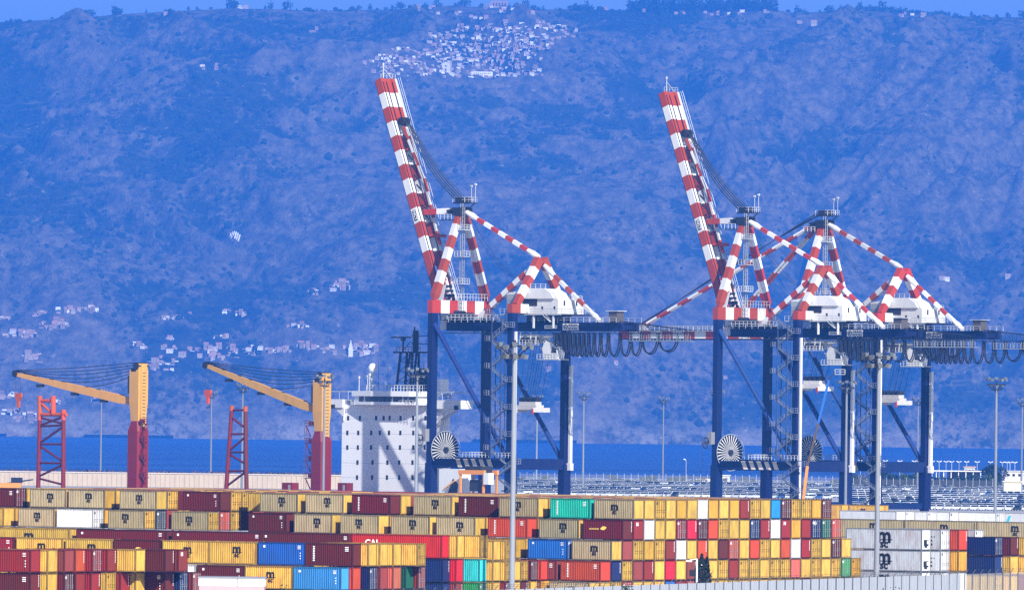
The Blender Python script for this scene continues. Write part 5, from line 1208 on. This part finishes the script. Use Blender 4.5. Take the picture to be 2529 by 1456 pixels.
def car_row(y23, xa, xb, weights, individual, nm, mbs=None):
    D = FPX*CZ/(y23-(1045+.0122*(2300-PW/2))); px = xa
    while px < xb:
        ti = rnd.choices(range(5), weights)[0]; p = at(px, y23, D+rnd.uniform(-1.2,1.2)); ang = math.radians(68+rnd.uniform(-4,4))
        if individual:
            o = link('parked_car', ctypes[ti], None); o.location = (p.x, p.y, 0); o.rotation_euler = (0,0,ang)
            tag(o, '%s parked car in the %s of the car park' % (('white','silver grey','blue','dark','pale grey')[ti], nm), 'car', 'cars parked in the %s' % nm); cnt[0] += 1
        else:
            me = ctypes[ti]; c_, s_ = math.cos(ang), math.sin(ang); b0 = len(mbs.v)
            mbs.v += [(p.x+c_*v.co.x-s_*v.co.y, p.y+s_*v.co.x+c_*v.co.y, v.co.z) for v in me.vertices]
            for f in me.polygons: mbs.f.append(tuple(b0+i for i in f.vertices)); mbs.m.append(ti if f.material_index == 0 else 5+(f.material_index == 2))
        px += (2.45+rnd.uniform(0,.15)+(3 if rnd.random() < .03 else 0))*FPX/D*.94
NM = ['nearest row','second row from the front','third row from the front','fourth row from the front','fifth row','sixth row']
W_ = (9,1,.2,.2,3); BL = (1,1,6,3,1)
rowsc = [(1258, W_), (1253, W_), (1247.5, BL), (1242, (2,1,4,2,2)), (1236.5, W_), (1231, (4,2,1,2,2)), (1226, W_), (1221, (3,1,3,3,2)), (1216, W_), (1212, W_), (1208.5, (4,2,1,1,2)), (1205, W_), (1202, W_), (1199.5, W_)]
for i, (yy, wt) in enumerate(rowsc[:9]):
    if i < 8: car_row(yy, 2092, 2545, wt, True, ['nearest row','second row','third row','fourth row','fifth row','sixth row','seventh row','eighth row','ninth row'][i])
mb = MB()
for i, (yy, wt) in enumerate(rowsc[8:]): car_row(yy, 1285, 2545, wt, False, '', mb)
for yy in (1235, 1231, 1227, 1223.5, 1219.5, 1215.5): car_row(yy, 1285, 2088, W_ if yy != 1223.5 else (3,1,3,3,2), False, '', mb)
tag(mb.build('distant_parked_cars', [bpy.data.materials['car_'+c_] for c_ in ('white','silver','blue','dark','pale')]+[GLASS, DARKST]), 'dense far rows of white parked cars', 'cars', kind='stuff')
print('cars', cnt[0])

# ------------------------------------------------------------------ far edge of the yard
def gp(px, D, z=0): p = at(px, 1190, D); return Vector((p.x, p.y, z))
# left breakwater wall
a_, b_ = gp(-60, 2600), gp(856, 2600); L_ = (b_-a_).length
bw = empty('breakwater_wall', a_.lerp(b_, .5), 0, 'long beige ribbed sea wall behind the ship cranes', 'sea wall'); wl = MB().box(-L_/2, L_/2, 0, 2, -3, 4.4)
for k in range(int(L_/1.6)): wl.box(-L_/2+k*1.6, -L_/2+k*1.6+.25, -.18, -.01, -3, 4.3)
wl.build('wall_face', mat('beige_concrete', (.62,.50,.38), .9, 0, .4, .3, True, col2=(.40,.32,.26)), bw); MB().box(-L_/2, L_/2, -.3, 2.2, 4.4, 4.7).build('coping', mat('coping_pale', (.6,.55,.5), .9), bw)
rk_ = MB(); x_ = -L_/2
while x_ < L_/2:
    s_ = rnd.uniform(.5, .95); c_ = Vector((a_.lerp(b_, .5).x+x_, 2603.5, 4.4)); q = [c_+Vector((rnd.uniform(-s_,s_)*.8, rnd.uniform(-1,1), 0)) for _ in range(4)]; top = c_+Vector((rnd.uniform(-.4,.4), 0, rnd.uniform(.6, 1.7)))
    rk_.face([q[0], q[1], top]).face([q[1], q[2], top]).face([q[2], q[3], top]).face([q[3], q[0], top]).box(c_.x-s_, c_.x+s_, 2602.3, 2605, 3, 4.9+rnd.uniform(-.2,.4)); x_ += 1.0
tag(rk_.build('armour_rock', mat('armour_dark', (.10,.07,.08), .9, 0, .5)), 'jagged dark armour blocks along the top of the sea wall', 'rocks', kind='stuff')
# mid fence with tall posts
def long_fence(pa, pb, D, h_, step, solid, label, gm):
    a_, b_ = gp(pa, D), gp(pb, D); L_ = (b_-a_).length; r_ = empty('wire_fence' if not solid else 'screen_fence', a_.lerp(b_, .5), 0, label, 'fence')
    MB().box(-L_/2, L_/2, .06, .1, 0, h_).build('panel' if solid else 'wire_mesh', gm, r_)
    pm_ = MB().box(-.06, .06, -.12, .02, 0, h_+.5).mesh('post', [RAILM]); n_ = min(99, int(L_/step))
    for k in range(n_+1): o_ = link('post', pm_, r_); o_.location = (-L_/2+k*L_/n_, 0, 0)
wm2 = bpy.data.materials.new('fine_mesh'); wm2.use_nodes = True; b = wm2.node_tree.nodes['Principled BSDF']; b.inputs['Base Color'].default_value = (.45,.45,.45,1); b.inputs['Alpha'].default_value = .10
long_fence(1284, 2108, 2960, 3.6, 2.6, False, 'thin wire fence with many posts along the water between the cranes', wm2)
long_fence(2108, 2452, 2900, 3.5, 2.4, True, 'dark screened fence behind the car park at the right', mat('screen_dark', (.06,.065,.065), .9, 0, .5, .8, False))
# sand strip and bushes
tag(MB().box(gp(1270,3000).x, gp(2700,3000).x, 2975, 3140, .0, .35).build('sand_strip', mat('sand', (.50,.40,.30), .95, 0, .4, .1, False)), kind='structure')
for i, px in enumerate((1292, 1340, 1515, 1531, 1592, 1612, 1655, 1668, 1690, 1728, 1780, 1845, 2062, 2078)):
    D = 2990+i % 3*8; p = gp(px, D, .3); plant('coastal_bush', p, 1.8+.5*(i % 3), 4.5+1.5*(i % 2), 'low grey green bush on the sand strip behind the wire fence', 'bush', 'bushes on the sand strip', 80+i, None, .5, 110)
def hut(name, px0, px1, yt, yb, D, label, wallm, roofm, cat='building', depth=8, win=0):
    a_, b_ = at(px0, yb, D), at(px1, yb, D); zt, zb = at(px0, yt, D).z, 0.0; w_ = (b_.x-a_.x); r_ = empty(name, ((a_.x+b_.x)/2, D, 0), 0, label, cat)
    MB().box(-w_/2, w_/2, 0, depth, zb, zt-.3).build('wall', wallm, r_); MB().box(-w_/2-.4, w_/2+.4, -.5, depth+.4, zt-.3, zt).build('roof', roofm, r_)
    for k in range(win): x_ = -w_/2+w_*(k+.6)/(win+.2); MB().box(x_-.5, x_+.5, -.06, -.01, zt-2.2, zt-1.2).build('window', GLASS, r_)
PW_ = mat('plaster_white', (.75,.74,.70), .8, 0, .3, .3); PP_ = mat('plaster_peach', (.72,.50,.38), .8, 0, .3, .3)
hut('shed', 1718, 1755, 1177, 1195, 3010, 'small pale shed with a thin flat roof left of the middle crane leg', PW_, DARKST, win=2)
hut('shed', 1783, 1802, 1172, 1196, 3010, 'narrow white hut just right of the middle crane leg', PW_, PW_, win=1)
hut('shed', 1604, 1617, 1182, 1196, 3020, 'tiny pale blue hut on the sand strip', mat('pale_blue', (.5,.6,.66)), DARKST)
hut('long_building', 2372, 2414, 1167, 1186, 3050, 'peach coloured low building beneath the long canopy', PP_, DARKST, win=2)
hut('white_building', 2481, 2540, 1161, 1186, 3050, 'white building among trees at the right edge', PW_, PW_, win=4)
hut('storage_cabin', 2479, 2522, 1187, 1213, 2700, 'large plain cream cabin standing among the parked cars', mat('cream_wall', (.78,.70,.50), .6, 0, .1), mat('cream_wall', (.78,.70,.50)))
hut('hill_house', 2382, 2408, 1151, 1160, 3090, 'pale upper storey with terrace roof above the long canopy', PW_, PP_, win=3)
cp0, cp1 = at(2299, 1160, 3030), at(2434, 1161, 3030); r_ = empty('canopy_building', ((cp0.x+cp1.x)/2, 3030, 0), 0, 'long low building with a thin white flat canopy and dark openings', 'building'); w_ = cp1.x-cp0.x; zc = cp0.z-.4
MB().box(-w_/2, w_/2, -3, 8, zc, zc+.35).build('canopy', SWHT, r_); MB().box(-w_/2+7, w_/2-2, 2, 8, 0, zc).build('wall', mat('dark_wall', (.05,.05,.055)), r_)
for k in range(7): x_ = -w_/2+2+k*(w_-4)/6; MB().box(x_-.15, x_+.15, -2.5, -2.2, 0, zc).build('column', SWHT, r_)
for i in range(26):
    px = 2100+i*14.5+rnd.uniform(-4,4); D = rnd.choice((2935, 2950, 2965)); h_ = rnd.uniform(3.6, 5.2) if not (2150 < px < 2290) else rnd.uniform(4.6, 6.4)
    plant('bushy_tree', gp(px, D, 0), h_, rnd.uniform(4.5, 7), 'dark green bushy tree growing behind the screened fence', 'tree', 'trees behind the screened fence', 200+i, LEAFD if i % 3 else LEAF, .55, 170)
for i, (px, h_) in enumerate(((2440, 8.0), (2455, 9.0), (2470, 8.2))):
    plant('bushy_tree', gp(px, 2990, 0), h_, 4.2, 'taller dark tree left of the white building', 'tree', 'taller trees by the white building', 300+i, LEAFD, .6, 240)
lm = MB().tube((0,0,0), (0,0,9.2), .10, 6).mesh('pole', [RAILM]); lh = MB().beam((-.95, 0, 9.75), (-.1, 0, 9.4), .4, .3).mesh('lamp_head', [CWHT])
lh2 = MB().beam((.1, 0, 9.4), (.95, 0, 9.75), .4, .3).mesh('lamp_head', [CWHT])
for px in (2125, 2186, 2222, 2258, 2283, 2302, 2319, 2336, 2350, 2368, 2387, 2413, 2446, 2475, 2487, 2494, 2506):
    p = gp(px, 3080); r_ = empty('street_lamp', p, 0, 'white double headed street lamp in the row before the sea', 'street lamp', 'double headed street lamps before the sea')
    for nm_, me_ in (('pole', lm), ('lamp_head', lh), ('lamp_head', lh2)): link(nm_, me_, r_)
p = gp(1694, 2980); r_ = empty('street_lamp', p, 0, 'single small street lamp on the sand strip left of the middle crane', 'street lamp'); link('pole', lm, r_); o_ = link('lamp_head', lh, r_)

# orange straddle carrier and white cabins under the left crane
OR = mat('carrier_orange', (.78,.30,.04), .5, 0, .3, 1); 
p = at(1178, 1200, 1790); F = Fr(p.x, p.y, -42); r_ = empty('straddle_carrier', (p.x, p.y, 0), F.a, 'orange straddle carrier standing under the left crane', 'straddle carrier')
zt = at(1178, 1160, 1790).z; x0_, x1_ = F.atv(1137, 1200, 0)[0], F.atv(1194, 1200, 0)[0]
for x_ in (x0_, x1_):
    for y_ in (0, 4.4): MB().box(x_-.22, x_+.22, y_-.2, y_+.2, .8, zt-1).build('leg', OR, r_)
for y_ in (0, 4.4): MB().box(x0_-.4, x1_+.4, y_-.35, y_+.35, zt-1, zt).build('top_beam', OR, r_); bm__ = MB().box(x0_-1.5, x1_+1.5, y_-.4, y_+.4, .6, 1.3); bm__.build('wheel_beam', OR, r_)
MB().box(x0_+1, x1_-1, .4, 4.0, zt-.9, zt+.9).box(x0_+2, x1_-2.5, .9, 3.5, zt-4.8, zt-2.2).build('hoist_unit', DARKST, r_)
for k in range(4): x_ = x0_-1+k*(x1_-x0_+2)/3; MB().tube((x_, -.3, .6), (x_, .3, .6), .6, 10).build('wheel', DARKST, r_)
MB().box(x1_+.4, x1_+2, -.5, 1.2, zt-3.2, zt-.6).build('driver_cabin', SWHT, r_)
p = at(1108, 1200, 1800); r_ = empty('site_cabin', (p.x, p.y, 0), math.radians(-42), 'tall white service housing beside the cable reel of the left crane', 'cabin'); zt = at(1108, 1157, 1800).z
MB().box(-3.0, 3.2, 0, 4, 0, zt).build('wall', SWHT, r_); MB().prism([(-.4, zt-6), (2.6, zt-6), (2.9, zt-3.4), (1.4, zt-2.2)], 'y', -.12, 0).build('window', GLASS, r_); MB().box(.3, 2.9, -.15, 0, zt-7.8, zt-6.6).build('red_panel', CRED, r_); MB().beam((-1.2,-.3,zt-4.6), (2.2,-.3,zt-2.6), .2, .3).build('yellow_arm', SYEL, r_)
# boom lift by the right cranes
p = at(1984, 1225, 1880); r_ = empty('boom_lift', (p.x, p.y, 0), 0, 'telescopic boom lift with orange lower arm and blue upper arm between the right cranes', 'boom lift')
def bp_(px, py): q = at(px, py, 1880); return Vector((q.x-p.x, 0, q.z))
q0, q1, q2, q3, q4 = bp_(1980, 1240), bp_(1994, 1150), bp_(2021, 1044), bp_(2047, 938), bp_(2062, 918)
MB().box(-2.4, 2.0, -1.2, 1.2, .4, 2.6).build('chassis', OR, r_); MB().beam((-.3,0,2.4), q1, .7, .7).build('lower_boom', OR, r_); MB().beam(q1, q2, .5, .5).build('middle_boom', mat('lift_dark', (.12,.07,.03)), r_); MB().beam(q2, q3, .55, .55).build('upper_boom', mat('lift_blue', (.02,.14,.50), .4, 0, .1), r_)
MB().beam(q3, q4, .3, .3).build('jib', DARKST, r_); MB().rail(q4+Vector((0,-.5,-.5)), q4+Vector((2.4,-.5,-.5)), 1.1, .8, .07).rail(q4+Vector((0,.5,-.5)), q4+Vector((2.4,.5,-.5)), 1.1, .8, .07).box(q4.x, q4.x+2.4, -.5, .5, q4.z-.6, q4.z-.5).build('basket', RAILM, r_)
for k in (-1.8, 1.5): MB().tube((k, -1.3, .7), (k, 1.3, .7), .7, 12).build('wheel', DARKST, r_)
# machines at far left
p = at(24, 1195, 2200); r_ = empty('wheel_loader', (p.x, p.y, 0), 0, 'orange loading machine by the sea wall at the far left edge', 'loader'); zt = at(24, 1186, 2200).z
MB().box(-4.5, 3.2, -1.2, 1.2, .6, zt-.6).build('body', OR, r_); MB().box(.4, 3.6, -1.1, 1.1, zt-.6, zt+.9).build('cabin', GLASS, r_); MB().beam((-1, 0, zt-.8), (6.5, 0, zt+.4), .4, .4).build('arm', DARKST, r_)
for k in (-3.2, 1.8): MB().tube((k, -1.3, .9), (k, 1.3, .9), .9, 12).build('wheel', DARKST, r_)

# ------------------------------------------------------------------ villages on the mountain
WALLS = [mat('house_'+n_, c_, .85, 0, .25, .12, False) for n_, c_ in (('cream', (.50,.43,.32)), ('pink', (.46,.34,.26)), ('white', (.62,.57,.48)), ('ochre', (.36,.27,.17)))]
TILE = mat('terracotta', (.55,.26,.17), .9, 0, .3, .2, False); WIN = mat('window_shade', (.05,.05,.06), .6, dirt=0)
def house_mesh(w_, d_, h_, wall, floors, gable):
    b = MB().box(-w_/2, w_/2, -d_/2, d_/2, -4, h_, 0)
    if gable == 0: b.prism([(-w_/2-.4, h_), (w_/2+.4, h_), (w_/2-.8, h_+1.5), (-w_/2+.8, h_+1.5)], 'y', -d_/2-.4, d_/2+.4, 1)
    elif gable == 1: b.prism([(-d_/2-.4, h_), (d_/2+.4, h_), (0, h_+2.0)], 'x', -w_/2-.4, w_/2+.4, 1)
    else: b.box(-w_/2-.3, w_/2+.3, -d_/2-.3, d_/2+.3, h_, h_+.35, 0)
    n_ = max(2, int(w_/3.2))
    for f_ in range(floors):
        zz = 1.0+f_*3.1
        for k in range(n_):
            x_ = -w_/2+w_*(k+.5)/n_; b.box(x_-.6, x_+.6, -d_/2-.06, -d_/2-.005, zz, zz+1.6, 2)
            if k % 2 and f_: b.box(x_-1.2, x_+1.2, -d_/2-1.0, -d_/2-.01, zz-.35, zz-.1, 0)
    return b.mesh('village_house', [WALLS[wall], TILE, WIN])
HM = []; HN = ['cream','pink','white','ochre']
for i in range(14):
    fl_ = rnd.choice((2,2,3,1)); HM.append((house_mesh(rnd.uniform(8,15), rnd.uniform(7,10), fl_*3.1+.4, i % 4, fl_, rnd.choice((0,1,1,2))), i % 4))
def in_poly(x_, y_, pl):
    c_ = False
    for (xa, ya), (xb, yb) in zip(pl, pl[1:]+pl[:1]):
        if (ya > y_) != (yb > y_) and x_ < (xb-xa)*(y_-ya)/(yb-ya)+xa: c_ = not c_
    return c_
poly = [(885,158),(935,140),(985,120),(1050,118),(1058,84),(1105,76),(1130,62),(1200,68),(1235,56),(1330,56),(1425,66),(1432,94),(1365,98),(1362,122),(1310,130),(1345,152),(1345,190),(1200,197),(1075,192),(935,188)]
houses = []
tr_ = 0
while len(houses) < 112 and tr_ < 9000:
    tr_ += 1; x_, y_ = rnd.uniform(885,1432), rnd.uniform(56,197)
    if in_poly(x_, y_, poly) and not (1085 < x_ < 1125 and 150 < y_ < 176) and all(abs(x_-a)*.75+abs(y_-b)*1.6 > 8.5 for a, b, *_ in houses): houses.append((x_, y_, 'large village high on the mountain'))
cl = [('ridge above the large village', [(1185,10,60,5,9),(1225,24,55,8,8),(1060,22,40,4,4),(1200,40,120,8,8)]), ('ridge at the upper left', [(640,18,60,5,9),(410,37,8,3,2),(700,20,30,4,3)]),
 ('ridge at the upper right', [(1480,20,60,8,9),(1640,30,70,6,8),(1745,36,90,5,11),(1905,32,20,4,3),(1990,60,22,5,4),(2260,38,50,5,6),(2040,14,20,4,3)]),
 ('small hamlet at the upper left', [(525,165,26,7,4),(772,77,20,4,3)]),
 ('hamlets at the left side of the slope', [(190,767,40,8,9),(100,775,14,6,3),(140,805,34,8,9),(45,827,28,8,5),(70,830,20,6,3),(10,788,8,3,1)]),
 ('scattered farmhouses in the middle slope', [(465,779,4,3,1),(560,771,6,4,1),(594,776,12,6,2),(425,788,22,4,2),(845,708,30,11,6),(775,724,10,5,1),(420,838,5,3,1),(545,834,16,4,2),(343,855,12,4,2),(735,808,20,4,2)]),
 ('village strung along the foot of the mountain', [(470,872,85,16,17),(400,905,32,14,6),(545,875,40,14,9),(625,872,18,10,4),(690,868,28,7,5),(770,858,30,10,6),(870,868,60,12,10),(905,862,25,7,4)]),
 ('houses near the shore at the left', [(80,888,16,10,5),(20,980,18,8,2),(25,1022,16,5,1),(70,1035,28,8,3),(240,985,8,6,1),(135,1000,10,4,1)]),
 ('lone houses at the right', [(1355,912,6,3,1),(1425,885,6,3,1),(1795,940,5,4,1),(2340,690,14,4,2),(2492,688,5,3,1),(1525,900,5,2,1)])]
for nm_, lst in cl:
    for (cx_, cy_, rx_, ry_, n_) in lst:
        for k in range(n_): houses.append((cx_+rnd.uniform(-rx_, rx_), cy_+rnd.uniform(-ry_, ry_), nm_))
nh = 0
for (x_, y_, nm_) in houses:
    p = hill_hit(x_, y_)
    if p is None: continue
    me_, ci = rnd.choice(HM); o = link('village_house', me_); o.location = p; o.rotation_euler = (0,0,rnd.uniform(-.25,.2)); s_ = rnd.uniform(.38,.62)*(1.0 if 'large' in nm_ else 1.08); o.scale = (s_, s_, s_); nh += 1
    tag(o, 'small %s house in the %s' % (HN[ci], nm_) if not nm_.startswith(('scattered','lone','houses','hamlets','village')) else 'small %s house among the %s' % (HN[ci], nm_), 'house', 'houses of the '+nm_)
print('houses', nh)
tw = MB()
for k in range(800):
    if k < 480:
        for _ in range(30):
            x_, y_ = rnd.uniform(885,1432), rnd.uniform(58,196)
            if in_poly(x_, y_, poly): break
    else:
        nm_, lst = rnd.choice(cl[4:8]); cx_, cy_, rx_, ry_, n_ = rnd.choice(lst); x_, y_ = cx_+rnd.uniform(-rx_, rx_)*1.2, cy_+rnd.uniform(-ry_, ry_)
    p = hill_hit(x_, y_)
    if p is None: continue
    w_ = rnd.uniform(1.5, 4.5); tw.box(p.x-w_, p.x+w_, p.y-.4, p.y+2.2, p.z-2, p.z+rnd.uniform(.8, 3.4), k % 4)
tag(tw.build('terrace_masonry', WALLS), 'pale terrace masonry, sheds and lanes between the village houses', 'terraces', kind='stuff')
p = hill_hit(1101, 178); r_ = empty('church', p, -.1, 'pale church with a gabled front and bell tower in the large village', 'church')
MB().box(-6.5, 6.5, 0, 18, -4, 11).prism([(-6.5,11),(6.5,11),(0,15)], 'y', 0, 18).build('nave', WALLS[2], r_); MB().box(4.8, 8.6, 4, 8, -4, 17).build('bell_tower', WALLS[0], r_); MB().box(-1.2, 1.2, -.1, 0, 0, 4).build('door', WIN, r_); MB().tube((0,-.1,8), (0,0,8), 1.3, 12).build('round_window', WIN, r_)
p = hill_hit(1190, 192)
if p: r_ = empty('long_house', p, 0, 'long pale block of two storeys at the lower edge of the large village', 'building'); MB().box(-17, 17, 0, 10, -5, 7.5).build('wall', WALLS[2], r_); [MB().box(-15.5+k*3.1, -14+k*3.1, -.08, 0, 3.8, 5.6).build('window', WIN, r_) for k in range(10)]
p = hill_hit(1233, 14) or hill_hit(1233, 20)
if p: r_ = empty('castle', p, 0, 'large pink palace standing on the ridge above the large village', 'palace'); MB().box(-15, 15, 0, 14, -5, 12).build('wall', WALLS[1], r_); MB().box(-17, -5, 1, 10, -5, 8).build('wing', WALLS[1], r_); [MB().box(-11+k*5, -8.5+k*5, -.1, 0, 3, 8.5).build('arch_window', WIN, r_) for k in range(5)]
p = hill_hit(866, 880)
if p: r_ = empty('church_spire', p, 0, 'slender openwork church spire in the village at the foot of the mountain', 'spire'); MB().box(-3, 3, -3, 3, -3, 9).build('tower', WALLS[2], r_); MB().prism([(-3,9),(3,9),(0,22)], 'y', -2, 2).build('spire', WALLS[2], r_)
for i in range(6): 
    p = hill_hit(566+i*4.4, 588+i*.2)
    if p: r_ = empty('concrete_pier', p, .3, 'white slanting concrete pier of the unfinished works on the slope', 'concrete pier', 'row of white piers on the slope'); MB().hexa([(-1,-1,-4),(1,-1,-4),(1,1,-4),(-1,1,-4),(1.5,-1,6),(3.5,-1,6),(3.5,1,6),(1.5,1,6)]).build('pier', WALLS[2], r_)
# trees standing on the skyline
SKT = mat('skyline_tree', (.035,.055,.025), .9, 0, .4, .2, False)
def crown_mesh(seed, tall):
    rr = random.Random(seed); b = MB()
    for k in range(330):
        th = rr.random()*6.283; ph = rr.uniform(-1,1); r_ = rr.uniform(.55,1)**.5; lob = 1+.28*math.sin(3*th+seed)+.2*math.sin(5*ph*2+seed)
        c_ = Vector((math.cos(th)*math.sqrt(1-ph*ph)*r_*lob*(.75 if tall else 1.1), math.sin(th)*math.sqrt(1-ph*ph)*r_*lob*(.75 if tall else 1.1), ph*r_*lob*(1.25 if tall else .75)))
        d1 = Vector((rr.gauss(0,1), rr.gauss(0,1), rr.gauss(0,1))).normalized()*.15; d2 = d1.cross(Vector((rr.gauss(0,1), rr.gauss(0,1), rr.gauss(0,1)))).normalized()*.12
        b.face([c_-d1, c_-d2, c_+d1, c_+d2])
    return b.mesh('crown', [SKT])
CM = [crown_mesh(i, i % 2) for i in range(6)]; TM = MB().tube((0,0,-1.2), (0,0,.2), .08, 5).mesh('trunk', [BARK])
ridge = [(x_, rnd.uniform(4,7)) for x_ in list(range(1405,1450,7))] + [(x_, rnd.uniform(7,15)) for x_ in range(1552,1900,8)] + [(x_, rnd.uniform(5,9)) for x_ in range(560,580,7)] + [(x_, rnd.uniform(4,9)) for x_ in (215,275,283,660,700,905,980,1070,1140,1290,1310,1960,2040,2115,2152,2170,2195,2215,2350,2480,2520)] + [(x_, rnd.uniform(3,5)) for x_ in range(2120,2340,9)]
ridge += [(rnd.uniform(0, 2529), rnd.uniform(1.8, 4.2)) for _ in range(110)]
for i, (px, s_) in enumerate(ridge):
    X = (px-PW/2)/FPX*YR; Y = YR-10+rnd.uniform(-15,15); o = empty('skyline_tree', (X, Y, hz(X, Y)+s_*.9), rnd.random()*6, 'broad dark tree of the grove on the upper right skyline' if 1552 <= px < 1900 else 'small tree standing on the mountain skyline', 'tree', 'grove on the skyline' if 1552 <= px < 1900 else 'scattered skyline trees'); o.scale = (s_,)*3
    link('crown', CM[i % 6], o); link('trunk', TM, o)
